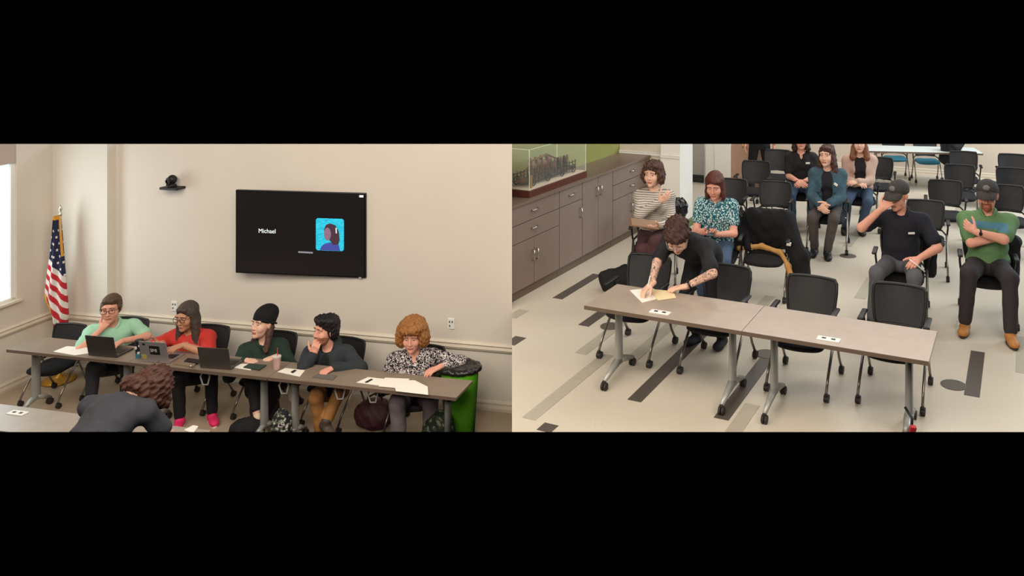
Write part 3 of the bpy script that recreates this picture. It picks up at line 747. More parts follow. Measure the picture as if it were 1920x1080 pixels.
    for s in 'RL':
        sgn = -1 if s == 'R' else 1
        fd = Vector(g('fdir'+s, (sgn*.15, -1, 0))).normalized(); up = Vector((0, 0, 1)) if abs(fd.z) < .5 else Vector((0, -1, 0.5)).normalized()
        up = (up-fd*up.dot(fd)).normalized(); sd = fd.cross(up); a = an[s]; Rf = Matrix((sd, -fd, up)).transposed()
        pr = [cap(a-up*.02, a+up*g('boot', .02), .047, .046), ell(a+fd*.05-up*.045, (.045, .11, .034), Rf), ell(a+fd*.12-up*.05, (.046, .065, .030), Rf), ell(a-fd*.035-up*.045, (.038, .04, .034), Rf)]
        so = soft('shoe', pr, .0105, g('shoes', M_black), r)
        if g('sole'):
            MB().prism([((fd*math.cos(t)*(.145 if math.cos(t) > 0 else .09)+sd*math.sin(t)*.046)+a+fd*.035)[:2] for t in [i*math.pi/8 for i in range(16)]], a.z-.083, a.z-.06).obj('sole', g('sole'), so)
    # ---- hair, hats, glasses
    if g('hair'):
        pr, nz = hair_style(g('hair'), g('hairlen', .30))
        hp2, hq2 = sdf_mesh(pr, .0068, noise=nz)
        np_obj('hair', xf_pts(hp2, Rh, hc, hs), hq2, hcol, r)
    if g('hairx'):
        hp2, hq2 = sdf_mesh(g('hairx'), .0068, noise=(.004, 110)); np_obj('hair', xf_pts(hp2, Rh, hc, hs), hq2, hcol, r)
    if g('cap'):
        hp2, hq2 = sdf_mesh([ell((0, .015, .045), (.090, .106, .088)), half((0, -.22, -1), -.026)], .006)
        co = np_obj('cap', xf_pts(hp2, Rh, hc, hs), hq2, g('cap'), r)
        b = MB()
        n = 13
        vs_ = []
        for lay in (0, .006):
            for i in range(n):
                a = math.pi*(i/(n-1)); x = -math.cos(a)*.080
                vs_.append((x, -.055-.03*math.sin(a), .062-.15*x*x*10-lay)); vs_.append((x*1.0, -.075-.115*math.sin(a)**.7, .048-.35*abs(x)*abs(x)*10-.012*math.sin(a)-lay))
        fs_ = [(2*i, 2*i+1, 2*i+3, 2*i+2) for i in range(n-1)]+[(2*n+2*i+2, 2*n+2*i+3, 2*n+2*i+1, 2*n+2*i) for i in range(n-1)]
        fs_ += [(2*i+1, 2*n+2*i+1, 2*n+2*i+3, 2*i+3) for i in range(n-1)]
        b.add([hc+Rh@(Vector(v)*hs) for v in vs_], fs_); b.obj('brim', g('brim') or g('cap'), co, smooth=True)
        e = MB(); bm = bmesh.new(); bmesh.ops.create_uvsphere(bm, u_segments=14, v_segments=8, radius=1.0)
        for v in bm.verts: v.co = Vector((v.co.x*.034, v.co.y*.012, v.co.z*.026))
        e.bm(bm, hc+Rh@Vector((0, -.082, .094))*hs, Rh@rot(-22, 0, 0)); e.obj('cap_emblem', mat('cap_emblem_grey', '#6f6a66', .6), co, smooth=True)
    if g('beanie'):
        hp2, hq2 = sdf_mesh([ell((0, .018, .055), (.094, .108, .112)), ell((0, .070, .105), (.072, .062, .055), k=.05), half((0, -.30, -1), -.012)], .006, noise=(.0012, 260))
        co = np_obj('beanie', xf_pts(hp2, Rh, hc, hs), hq2, g('beanie'), r)
        pts = [hc+Rh@(Vector((math.sin(t)*.090, .02-math.cos(t)*.106, .026-.30*(.02-math.cos(t)*.106)))*hs) for t in [2*math.pi*i/20 for i in range(20)]]
        MB().tube(pts, .010, 7, closed=True).obj('cuff', g('beanie'), co, smooth=True)
    if g('glasses'):
        b = MB()
        for sx in (-1, 1):
            cx = sx*.034
            ring = [(cx-.025, -.104, .020), (cx, -.107, .024), (cx+.025, -.104, .020), (cx+.022, -.104, -.006), (cx, -.107, -.012), (cx-.022, -.104, -.006)]
            b.tube([hc+Rh@(Vector(q)*hs) for q in ring], .0028, 5, closed=True)
            b.tube([hc+Rh@(Vector(q)*hs) for q in ((sx*.060, -.102, .018), (sx*.080, -.05, .014), (sx*.083, .02, .008))], .0025, 5)
        b.tube([hc+Rh@(Vector(q)*hs) for q in ((-.010, -.106, .012), (.010, -.106, .012))], .0025, 5)
        b.obj('glasses', g('glasses'), r, smooth=True)
    tag(r, name_label, 'person', group)
    sp.update(_wr=wr, _el=el, _sh=sh, _hc=hc, _T=T, _M=Mw, _neck=neck, _Rt=Rt, _kn=kn, _an=an, _Rh=Rh)
    return r
def watch(r, sp, s, m, name='wristwatch'):
    w, e = sp['_wr'][s], sp['_el'][s]; d = (w-e).normalized(); c = w-d*.035
    b = MB(); q = d.to_track_quat('Z', 'Y').to_matrix()
    b.lathe([(.030, -.009), (.0335, -.009), (.0335, .009), (.030, .009)], c, 16, q)
    n = Vector(sp['hand'+s]['n']).normalized(); n = (n-d*n.dot(d)).normalized()
    b.box(c-n*.035, (.03, .03, .012), Matrix((d, n.cross(d), n)).transposed(), bev=.004)
    return b.obj(name, m, r, smooth=False)

SKA = skin('fair', '#d9a58c'); SKB = skin('tan', '#c08a6c'); SKC = skin('rosy', '#dd9f88'); SKD = skin('pale', '#e2b49c')
HB = hairm('brown', '#4a3024'); HD = hairm('dark', '#191415'); HR = hairm('auburn', '#7a4a30'); HDB = hairm('dark_brown', '#33211a'); HG = hairm('greying', '#473c36')
M_jeans = mat('blue_jeans', '#3d5068', .85, vary=.15, scale=40); M_blackcl = mat('black_cloth', '#17161a', .85, vary=.1, scale=12)
M_charcoal = mat('charcoal_cloth', '#2c2b30', .85, vary=.1, scale=12); M_greytr = mat('grey_trousers', '#57585c', .85, vary=.08, scale=12)
M_tan = mat('tan_leather', '#b0763a', .6, vary=.1)

# ================= panel, front room
ROOM = 'A'
PD = .64
def seatA(u, label, d=PD, yawd=0, dz=0.0, sc=.9):
    p = ta(cA(u, d), d); chair(p+NA*.05+Vector((0, 0, dz)), YAWA+math.radians(yawd), label, None, sc); return p
# 1 man in mint shirt
p = seatA(212, 'black chair under the man in the mint shirt')
sp1 = dict(skin=SKC, hairmat=hairm('short_brown', '#54402f'), hair='short', pz=.36, lean=14, girth=1.18, sw=.195, hs=1.14, hyaw=-14, hpitch=6, top=mat('mint_shirt', '#a3d3b4', .8, vary=.04, scale=25), collar=MATS['mint_shirt'], sleeve=.72,
           glasses=M_black, legs=M_charcoal, footR=(-.18, -.42, .08), footL=(.12, -.34, .08),
           handR=dict(p=(-.10, -.235, .81), f=(.55, .05, .75), n=(.45, .7, -.1), c=.75, pole=(-.9, -.4, -.7)), handL=dict(p=(.10, -.46, .73), f=(-.7, -.7, -.05), n=(0, 0, -1), c=.4, pole=(1, .2, -.2)))
r1 = person('man in a mint-green short-sleeved shirt, chin in hand behind a dark laptop', p, math.radians(30), 1.03, sp1)
# 2 woman in red
p = seatA(366, 'black chair under the woman in the red top')
sp2 = dict(skin=SKB, hairmat=HG, hair='long', hairlen=.40, fem=True, girth=1.22, sw=.18, pz=.36, lean=10, hs=1.12, hyaw=-38, hpitch=10, top=mat('red_top', '#c3342c', .8, vary=.05, scale=20), sleeve=.72, vneck=.10, glasses=mat('dark_frames', '#3a2420', .4), twist=-32,
           arm=1.15, legs=M_blackcl, shoes=mat('hot_pink_shoe', '#dd2a63', .6), sole=mat('pink_sole', '#f0e0e0', .6), footR=(-.13, -.40, .08), footL=(.16, -.44, .08),
           handR=dict(p=(-.30, -.30, .82), f=(-.5, -.8, .1), n=(.6, -.2, .5), c=.7, pole=(-.9, .6, -.5)), handL=dict(p=(-.10, -.36, .79), f=(-.9, -.45, .0), n=(0, .1, -1), c=.5, pole=(1, .2, -.35)))
r2 = person('long-haired woman in a red V-neck top and glasses, turned towards the mint shirt', p, math.radians(27), 1.02, sp2)
# 3 beanie
p = seatA(494, 'black chair under the person in the black beanie')
sp3 = dict(skin=SKD, hairmat=HB, fem=True, hairx=[cap((.065, .03, -.03), (.10, -.02, -.22), .030, .024), cap((-.065, .02, -.03), (-.075, -.03, -.19), .026, .02), ell((0, .05, -.03), (.07, .055, .08))], beanie=mat('black_knit', '#101012', .9, bump=.3, bscale=200), sw=.17, pz=.30, lean=6, hs=1.12, hyaw=-50, hpitch=-8,
           top=mat('dark_green_pullover', '#1f3329', .85, vary=.1, scale=20), sleeve=1.92, vneck=.13, collar=MATS['dark_green_pullover'], girth=1.08, legs=M_blackcl, leglen=.72, shoes=mat('cream_sneaker', '#d9c3a0', .7), sole=mat('white_sole', '#ece6da', .6), footR=(-.05, -.50, .18), fdirR=(.05, -1, -.25), footL=(-.02, -.34, .08), kpoleR=(-.1, -.6, 1),
           handR=dict(p=(-.16, -.30, .70), f=(.7, -.7, 0), n=(0, 0, -1), c=.4), handL=dict(p=(.12, -.32, .70), f=(-.8, -.5, 0), n=(0, 0, -1), c=.4))
r3 = person('person in a black knit beanie and dark green zip pullover looking sideways', p, math.radians(24), 1.02, sp3)
# 4 hoodie
p = seatA(622, 'black chair under the man in the charcoal hoodie', yawd=-8)
M_hood = mat('charcoal_hoodie', '#2d3236', .88, vary=.1, scale=20)
sp4 = dict(skin=SKC, hairmat=HD, hair='tousled', beard=True, beardmat=mat('stubble', '#a06a54', .7), sw=.18, pz=.35, lean=16, hs=1.12, hyaw=-58, hpitch=-4, twist=-18, top=mat('black_tee', '#1b1c1e', .85), sleeve=.6, jacket=M_hood, open=.035, hood=True, girth=1.05,
           legs=mat('tan_trousers', '#a3713d', .8, vary=.08), shoes=mat('brown_shoe', '#4d4038', .6), footR=(-.10, -.36, .06), footL=(-.05, -.46, .22), fdirL=(.5, -.8, -.35), kpoleL=(.3, -.6, 1),
           handR=dict(p=(-.165, -.235, .80), f=(.15, -.10, .75), n=(.3, .7, .3), c=1.0, pole=(-.6, -.7, -.8)), handL=dict(p=(.02, -.42, .72), f=(-.8, -.55, -.05), n=(0, 0, -1), c=.4, pole=(1, .3, -.2)))
r4 = person('dark-haired man in a charcoal zip hoodie, fist under chin, looking sideways', p, math.radians(20), 1.02, sp4)
MB().box(sp4['_T'](-.02, -.158, .30), (.07, .004, .05), sp4['_Rt']).obj('chest_print', mat('grey_print', '#8d9698', .8), r4)
# 5 woman patterned blouse
p = seatA(776, 'black chair under the woman in the black and white blouse')
blouse = ramp_mat('blouse_print', 'noise', [(0, '#1c1a1e'), (.47, '#8d8088'), (.52, '#e6dcd6'), (.60, '#221f24')], scale=42, distortion=1.2, detail=1)
sp5 = dict(skin=SKC, hairmat=hairm('curly_auburn', '#94602f'), hair='bouffant', fem=True, girth=1.28, sw=.18, pz=.34, lean=9, hs=1.12, hyaw=-14, hpitch=10, top=blouse, sleeve=1.75, vneck=.14, arm=1.15, legs=mat('grey_slacks', '#75696b', .85, vary=.05), leg=1.1, flare=.01,
           shoes=M_black, footR=(-.13, -.36, .08), footL=(.15, -.34, .08), handR=dict(p=(-.15, -.25, .56), f=(.6, -.8, -.1), n=(0, 0, -1), c=.4), handL=dict(p=(.24, -.30, .73), f=(-.8, -.4, -.1), n=(0, 0, -1), c=.35, pole=(1, .5, -.2)))
r5 = person('curly auburn-haired woman in a black and white patterned blouse reading papers', p, math.radians(15), 1.04, sp5)
# bending person seen from behind
pb = pt(130, 900, 5.75); pb.z = ZA
spx = dict(skin=SKD, hairmat=hairm('curly_brown', '#4b2c20'), hair='curlytop', stand=True, pz=.98, lean=66, side=0, sw=.20, tl=1.08, hs=1.14, hyaw=-24, hpitch=98, nl=.085, top=mat('dark_grey_tee', '#3a3a40', .85, vary=.08, scale=15), sleeve=.65, girth=1.15, legs=M_charcoal, leg=1.0,
           footR=(-.12, .1, .08), footL=(.12, .0, .08), handR=dict(p=(-.28, -.80, .62), f=(.1, -1, -.1), n=(0, 0, -1), c=.3), handL=dict(p=(.10, -.85, .62), f=(-.3, -1, -.1), n=(0, 0, -1), c=.3))
rx = person('curly-haired person in a dark grey T-shirt bending over, seen from behind', pb, math.pi+math.radians(-8), 1.12, spx)

# ================= seating room
ROOM = 'B'
def rootB(u, v): return gp(u, v, 0)
def seatB(u, v, yaw, label, sc=.98):
    p = rootB(u, v); q = Vector((-math.sin(yaw), math.cos(yaw), 0))*.03
    chair(p+q, yaw, label, None, sc); return p
rad = math.radians
# striped sweater
y = rad(-4); p = seatB(1226, 530, y, 'black chair under the woman in the striped sweater')
stripes = ramp_mat('striped_knit', 'wave', [(0, '#c9bfb2'), (.62, '#7f7873')], scale=15, distortion=.8)
q1 = dict(skin=SKD, hairmat=HB, hair='curlybob', fem=True, lean=-4, hs=1.08, hyaw=-20, hpitch=4, top=stripes, sleeve=1.9, legs=mat('maroon_trousers', '#4a2e30', .85), shoes=M_charcoal, boot=.26, leglen=.45, footR=(-.02, -.44, .08), footL=(.05, -.50, .16), kpoleL=(-.2, -1, 1),
          handR=dict(p=(.07, -.20, .93), f=(.75, -.1, .6), n=(-.2, 1, .2), c=.45, pole=(-1, -.2, -.8)), handL=dict(p=(.06, -.30, .70), f=(-.5, -.8, -.1), n=(-.6, 0, .6), c=.6))
person('woman with a curly brown bob and a grey striped sweater, hand on chest', p, y, 1.06, q1)
# teal patterned top
y = rad(-14); p = seatB(1344, 552, y, 'black chair under the woman in the teal patterned top')
teal = ramp_mat('teal_print', 'voronoi', [(0, '#d9ded4'), (.36, '#4f8792'), (.60, '#234a57')], scale=62, mapping=(1, 1, .8))
q2 = dict(skin=SKC, hairmat=hairm('brown_bob', '#54291f'), hair='bob', fem=True, lean=4, hs=1.08, hyaw=-4, hpitch=24, top=teal, sleeve=.55, vneck=.10, girth=1.08, legs=M_jeans, footR=(-.1, -.3, .08), footL=(.1, -.3, .08),
          handR=dict(p=(-.05, -.33, .73), f=(.6, -.7, .1), n=(.2, .3, .8), c=.6), handL=dict(p=(.04, -.31, .71), f=(-.8, -.5, .1), n=(-.2, .3, .8), c=.5))
person('woman with a straight brown bob and a teal patterned top looking down', p, y, 1.06, q2)
# jean jacket
y = rad(-16); p = seatB(1552, 466, y, 'black chair under the woman in the denim jacket')
denim = mat('denim_jacket', '#3a5461', .85, vary=.25, scale=16, bump=.2, bscale=90)
q4 = dict(skin=SKD, hairmat=hairm('wavy_brown', '#4c2f28'), hair='wavy', hairlen=.14, fem=True, lean=4, hs=1.10, hyaw=-16, hpitch=2, top=mat('black_tee', '', 0), sleeve=.6, jacket=denim, open=.055, legs=mat('brown_grey_trousers', '#4c4442', .85, vary=.08), footR=(-.14, -.34, .08), footL=(.02, -.42, .08), girth=1.05,
          handR=dict(p=(-.07, -.36, .63), f=(.5, -.7, -.5), n=(.7, .2, -.4), c=.7), handL=dict(p=(.03, -.35, .64), f=(-.6, -.7, -.4), n=(-.7, .2, -.3), c=.7))
r = person('smiling woman in a blue denim jacket over black, hands folded', p, y, 1.05, q4)
MB().box(q4['_T'](.11, -.175, .33), (.05, .012, .03), q4['_Rt']@rot(0, 30, -20), bev=.004).obj('name_tag', M_white, r)
for sx in (-1, 1):
    MB().box(q4['_T'](sx*.11, -.158, .25), (.08, .012, .06), q4['_Rt']@rot(0, 0, sx*28), bev=.004).obj('chest_pocket', denim, r)
# rear black V-neck
y = rad(-10); p = seatB(1502, 418, y, 'black chair under the woman in the black V-neck')
q5 = dict(skin=SKC, hairmat=HDB, hair='wavy', hairlen=.06, fem=True, lean=4, hyaw=0, hpitch=0, hs=1.05, top=mat('black_polo', '#1a181a', .85), sleeve=.75, vneck=.15, legs=M_jeans, girth=1.1,
          handR=dict(p=(-.04, -.36, .66), f=(.6, -.7, -.2), n=(.5, .2, -.6), c=.6), handL=dict(p=(.03, -.35, .66), f=(-.6, -.7, -.2), n=(-.5, .2, -.6), c=.6))
r = person('woman in a black short-sleeved V-neck seated behind the denim jacket', p, y, 1.05, q5)
MB().box(q5['_T'](.09, -.165, .36), (.06, .01, .025), q5['_Rt']@rot(0, 0, 15), bev=.003).obj('name_tag', M_white, r)
# cardigan
y = rad(-12); p = seatB(1612, 428, y, 'black chair under the woman in the pale cardigan')
q6 = dict(skin=SKD, hairmat=HR, hair='long', hairlen=.12, fem=True, lean=2, hyaw=-6, hs=1.05, top=mat('black_top', '#231c22', .85), sleeve=.6, vneck=.07, jacket=mat('pale_pink_cardigan', '#c4a494', .9, vary=.05, bump=.2), open=.06, legs=M_jeans, girth=1.05, footR=(-.2, -.3, .08), footL=(.0, -.3, .08),
          handR=dict(p=(-.06, -.30, .68), f=(.7, -.6, 0), n=(.3, 0, -.8), c=.5), handL=dict(p=(-.04, -.32, .70), f=(-.8, -.5, 0), n=(-.3, .2, -.8), c=.4))
person('red-haired woman in a pale pink cardigan, black top and jeans', p, y, 1.05, q6)
# dark polo man
y = rad(-20); p = seatB(1690, 592, y, 'black chair under the man in the dark polo and cap')
M_cap = mat('dark_grey_cap', '#3b3634', .85, vary=.12, scale=50); navy = mat('dark_navy_polo', '#1c1c27', .85, vary=.1, scale=14)
q7 = dict(skin=SKC, hairmat=HG, cap=M_cap, lean=6, hs=1.10, hyaw=-26, hpitch=14, girth=1.14, sw=.20, top=navy, collar=navy, sleeve=.72, legs=M_greytr, footR=(-.24, -.42, .08), footL=(.1, -.44, .08), ll=1.1, arm=1.1,
          handR=dict(p=(-.175, -.27, 1.07), f=(.55, -.05, .55), n=(.3, .8, -.2), c=.35, pole=(-.9, -.1, -.9)), handL=dict(p=(.17, -.34, .66), f=(-.5, -.8, -.3), n=(-.4, .2, -.8), c=.7, pole=(1, .2, -.5)))
r = person('man in a dark navy polo and grey cap, hand over his face', p, y, 1.07, q7)
MB().box(q7['_T'](.10, -.155, .33), (.06, .006, .018), q7['_Rt']@rot(0, 0, 18)).obj('chest_emblem', M_white, r)
q7r, q7p, q7y = r, p, y
# green polo man
y = rad(-19); p = seatB(1852, 598, y, 'black chair under the man in the green polo and cap')
M_gr = mat('green_polo', '#5f8256', .85)
nt = M_gr.node_tree; tcn_ = nt.nodes.new('ShaderNodeTexCoord'); sx_ = nt.nodes.new('ShaderNodeSeparateXYZ'); nt.links.new(tcn_.outputs['Object'], sx_.inputs[0])
def mth(op, a, b_=None):
    n = nt.nodes.new('ShaderNodeMath'); n.operation = op
    for i_, v_ in enumerate((a, b_)):
        if v_ is None: continue
        if isinstance(v_, (int, float)): n.inputs[i_].default_value = v_
        else: nt.links.new(v_, n.inputs[i_])
    return n.outputs[0]
msk = mth('MULTIPLY', mth('MULTIPLY', mth('GREATER_THAN', sx_.outputs['Z'], .885), mth('LESS_THAN', sx_.outputs['Z'], .945)), mth('LESS_THAN', mth('ABSOLUTE', sx_.outputs['X']), .165))
mx = nt.nodes.new('ShaderNodeMix'); mx.data_type = 'RGBA'; nt.links.new(msk, mx.inputs['Factor']); mx.inputs[6].default_value = lin('#5f8256'); mx.inputs[7].default_value = lin('#4f7f94')
nt.links.new(mx.outputs[2], nt.nodes['Principled BSDF'].inputs['Base Color'])
M_grn = mat('green_cloth', '#5f8256', .85)
q8 = dict(skin=SKC, hairmat=HB, cap=M_cap, beard='goatee', beardmat=mat('beard_brown', '#8a5238', .8), lean=0, hs=1.12, hyaw=-8, hpitch=10, girth=1.22, sw=.205, arm=1.15, top=M_gr, collar=M_grn, sleeve=.75, legs=mat('dark_brown_trousers', '#2f2a2c', .85, vary=.1), leg=1.12, shoes=M_tan, boot=.03, footR=(-.22, -.44, .09), footL=(.15, -.58, .09), ll=1.12, pz=.53, sole=mat('boot_sole', '#3c2c20', .7),
          handR=dict(p=(.09, -.20, .83), f=(.8, .6, .0), n=(-.5, 1, 0), c=.1, pole=(-1, -.5, -.7)), handL=dict(p=(-.12, -.29, .885), f=(-.8, .25, .5), n=(.25, 1, -.1), c=.8, pole=(1, -.5, -.7)))
r = person('bearded man in a green polo with a blue chest stripe, arms crossed', p, y, 1.08, q8)
watch(r, q8, 'L', M_black)
# standing writer bending over the table
y = rad(-33); p = Vector((.62, 7.93, 0))
tatt = ramp_mat('tattooed_skin', 'noise', [(0, '#d9b09a'), (.50, '#5a544f'), (.54, '#cfa793'), (.66, '#716660')], scale=17, distortion=2.2, detail=1, rough=.6)
hR = gp(1213, 553, .715); hL = gp(1276, 548, .715)
q3 = dict(skin=SKD, tattoo=tatt, hairmat=hairm('curly_dark_brown', '#3f241b'), hair='curlytop', stand=True, pz=.84, lean=66, twist=0, sw=.18, hs=1.08, hyaw=18, hpitch=50, glasses=mat('silver_frames', '#b9b4ae', .3, metal=.6), top=mat('black_tshirt', '#1d1c20', .85, vary=.1, scale=14), sleeve=.75, girth=1.05, legs=M_blackcl, footR=(-.10, .02, .08), footL=(.14, .06, .08), shoes=M_charcoal,
          handR=dict(p=('w', hR+Vector((.03, .06, .05))), f=(-.25, -.75, -.35), n=(.3, 0, -1), c=.65, pole=(-1, .1, .1)), handL=dict(p=('w', hL+Vector((.05, .06, .03))), f=(-.75, -.55, -.12), n=(0, 0, -1), c=.25, pole=(1, .1, .1)))
r3b = person('tattooed person in a black T-shirt bending over the table to write', p, y, 1.02, q3)
watch(r3b, q3, 'L', M_black)
# trousered legs of two people farther back
p = gp(1424, 362, 0)
q9 = dict(skin=SKC, hairmat=HB, hair='short', stand=True, pz=.88, lean=0, top=M_blackcl, legs=M_blackcl, leg=1.1, footR=(-.12, 0, .08), footL=(.14, 0, .08), handR=dict(p=(-.25, 0, .85), f=(0, 0, -1), n=(1, 0, 0)), handL=dict(p=(.25, 0, .85), f=(0, 0, -1), n=(-1, 0, 0)))
person('standing person in black trousers near the wooden door, only the legs in view', p, rad(170), 1.0, q9)
p = gp(1776, 356, 0)
q10 = dict(sleeve=1.9, handR=dict(p=(-.2, -.3, .95), f=(0, -1, 0), n=(0, 0, -1)), handL=dict(p=(.2, -.3, .95), f=(0, -1, 0), n=(0, 0, -1)), skin=SKC, hairmat=HB, hair='short', lean=0, pz=.54, top=M_blackcl, legs=M_blackcl, footR=(-.16, -.28, .08), footL=(.1, -.32, .08))
person('seated person in black trousers at the pale rear table', p, rad(70), 1.0, q10)
# ------------------------------------------------------------------ things of the front room
ROOM = 'A'
def text_part(s, size, mtx, m, name, parent, bold=True):
    cu = bpy.data.curves.new('lettering', 'FONT'); cu.body = s; cu.size = size; cu.align_x = 'LEFT'; cu.extrude = .0008
    if bold: cu.offset = 0.0
    t = bpy.data.objects.new('lettering', cu); COL.objects.link(t)
    bpy.context.view_layer.update()
    me = bpy.data.meshes.new_from_object(t.evaluated_get(bpy.context.evaluated_depsgraph_get())); bpy.data.objects.remove(t)
    me.transform(mtx); me.materials.clear(); me.materials.append(m)
    o = bpy.data.objects.new(name, me); COL.objects.link(o); o.parent = parent; ROOMOF[o] = ROOM; return o
# wall screen
tc_ = wl(564, 437, .075); Stv = F/tc_.y; TW, THh = 258/Stv, 157/Stv
tv = empty('wall_screen', tc_, math.radians(-7))
def tx(u): return (u-564)/Stv
def tz(v): return -(v-437)/Stv
MB().box((0, 0, 0), (TW, .04, THh), bev=.006).obj('casing', mat('screen_casing', '#0c0b0c', .35), tv)
MB().box((0, .035, 0), (TW*.5, .05, THh*.5)).obj('wall_bracket', M_black, tv)
scr = MB().box((0, -.0205, 0), (TW-.03, .004, THh-.03)).obj('screen', mat('screen_glass', '#1f1c1d', .22, spec=.6, emit='#241f20', estr=.35), tv)
def glow(n, c, e=1.0): return mat('screen_'+n, c, .5, emit=c, estr=e)
text_part('Michael', .068, Matrix.Translation((tx(481.5), -.0235, tz(438)))@Matrix.Rotation(math.pi/2, 4, 'X'), glow('white', '#e8f4f6', 1.2), 'name_caption', scr)
def flat(pts, y, m, name, par):
    return MB().slab([(tx(a), -.0225-y, tz(b)) for a, b in pts], (0, -1, 0), .001).obj(name, m, par)
def disc(u, v, a, b, n=18): return [(u+a*math.cos(2*math.pi*i/n), v+b*math.sin(2*math.pi*i/n)) for i in range(n)]
pic = flat([(596, 410), (599, 407), (648, 407), (651, 410), (651, 464), (648, 467), (599, 467), (596, 464)], .0008, ramp_mat('screen_sea', 'noise', [(0, '#22b6d8'), (.5, '#38cfee'), (.6, '#1aa4cc')], scale=14, mapping=(1, 1, 6)), 'video_tile', scr)
b_ = MATS['screen_sea'].node_tree; bs = b_.nodes['Principled BSDF']; b_.links.new(b_.nodes['Color Ramp'].outputs['Color'], bs.inputs['Emission Color']); bs.inputs['Emission Strength'].default_value = .9
flat([(604, 466.5), (607, 459), (614, 454), (622, 452), (634, 451), (641, 456), (644, 466.5)], .002, glow('purple', '#4650a8', .6), 'jacket_shape', pic)
flat([(613, 440), (612, 428), (616, 419), (624, 416), (634, 419), (641, 430), (643, 446), (640, 455), (630, 456), (624, 448)], .003, glow('hair', '#4a3440', .5), 'hair_shape', pic)
flat(disc(619, 436, 7, 12), .004, glow('face', '#8a6e86', .7), 'face_shape', pic)
flat([(635, 424), (637, 424), (637.5, 434), (635.5, 434)], .005, glow('white', '', 0), 'sunglasses_shape', pic)
flat([(561, 470), (590, 470.5), (590, 473.5), (561, 473)], .001, glow('caption_grey', '#8d93a0', .6), 'caption_bar', scr)
flat([(681, 362), (689, 362), (689, 366), (681, 366)], .001, glow('white', '', 0), 'status_icon', scr)
flat([(680, 514), (685, 514), (685, 517), (680, 517)], .001, glow('caption_grey', '', 0), 'corner_icon', scr)
tag(tv, 'large black wall-mounted screen showing a video call', 'screen')
# conference camera on its wall shelf
cc = wl(332, 350, .0); yw = math.atan2(WD.y, WD.x); Sc = F/cc.y
cv = empty('conference_camera', cc, yw)
MB().box((0, -.07, .0), (38/Sc, .14, .028), bev=.006).obj('shelf', M_black, cv)
MB().lathe([(.045, .014), (.05, .03), (.04, .045)], (0, -.075, 0), 20).obj('base', M_black, cv, auto=40)
MB().box((-.055, -.075, .07), (.016, .05, .09), bev=.006).obj('yoke', M_black, cv)
hd = MB(); bm = bmesh.new(); bmesh.ops.create_uvsphere(bm, u_segments=18, v_segments=12, radius=.052); hd.bm(bm, (.005, -.08, .10)); hd.obj('camera_head', M_black, cv, smooth=True)
MB().lathe([(.03, 0), (.03, .03), (.022, .03), (.020, .02), (0, .02)], (.0, -.12, .09), 16, rot(100, 0, 0)).obj('lens', mat('lens_glass', '#0a0a10', .1), cv, auto=40)
tag(cv, 'small black conference camera on a wall shelf, beside the screen', 'camera')
def outlet(u, v, label, w=.075, h=.115):
    c = wl(u, v, .004); r = empty('wall_outlet', c, yw)
    MB().box((0, 0, 0), (w, .012, h), bev=.004).obj('plate', M_white, r)
    for dx, dz in ((-.015, .022), (.015, .022), (-.015, -.022)): MB().box((dx, -.0068, dz), (.011, .003, .02)).obj('slot', M_black, r)
    tag(r, label, 'outlet')
outlet(846, 607, 'white wall outlet above the chair rail near the trash can')
outlet(327, 574, 'white wall outlet above the chair rail by the woman in red')
outlet(541, 683, 'white wall outlet below the chair rail beside the hoodie')
# flag
fb = gA(110, 714); Yf = fb.y
fg = empty('flag_stand', fb)
MB().lathe([(.0, 0), (.17, 0), (.175, .015), (.15, .03), (.06, .045), (.03, .07), (.022, .13), (.0, .13)], (0, 0, 0), 28).obj('base', M_gold, fg, smooth=True)
ztop = pt(107, 404, Yf).z-ZA
MB().tube([(0, 0, .05), (.02, 0, ztop)], .013, 10).obj('pole', mat('oak_pole', '#c0a068', .5), fg, smooth=True)
MB().lathe([(0.0, 0), (.018, 0), (.02, .02), (.008, .035), (.022, .07), (.012, .1), (0.002, .125), (0, .125)], (.02, 0, ztop), 12).obj('finial', mat('silver_finial', '#c9c2b0', .3, metal=.7), fg, smooth=True)
rows = [(405, 103, 112), (420, 101.5, 113), (440, 99.5, 115), (470, 96, 118), (490, 93, 121), (520, 88, 124), (550, 84.5, 126), (560, 85.5, 127), (575, 92, 127.5), (592, 99, 128), (606, 102, 126), (622, 104, 124)]
def rowat(v):
    for (v0, a0_, b0_), (v1, a1_, b1_) in zip(rows, rows[1:]):
        if v <= v1: t = (v-v0)/(v1-v0); return a0_+(a1_-a0_)*t, b0_+(b1_-b0_)*t
    return rows[-1][1:]
mbf = MB(); NV, NU = 217, 48; vs_ = []; Sf = F/Yf
for i in range(NV):
    v = 405+i; a, b = rowat(v)
    for j in range(2*NU):
        t = j/NU if j <= NU else (2*NU-j)/NU
        frnt = -1 if j <= NU else 1
        wgt = math.sin(math.pi*min(1, max(0, t)))**.6
        dep = frnt*wgt*(.05+.0006*(v-405)*.3)+.018*math.sin(t*14+v*.02)*wgt
        u = a+(b-a)*t
        p = pt(u, v, Yf); vs_.append((p.x-fb.x, dep-.0, p.z-ZA))
fs_ = []; mm = []
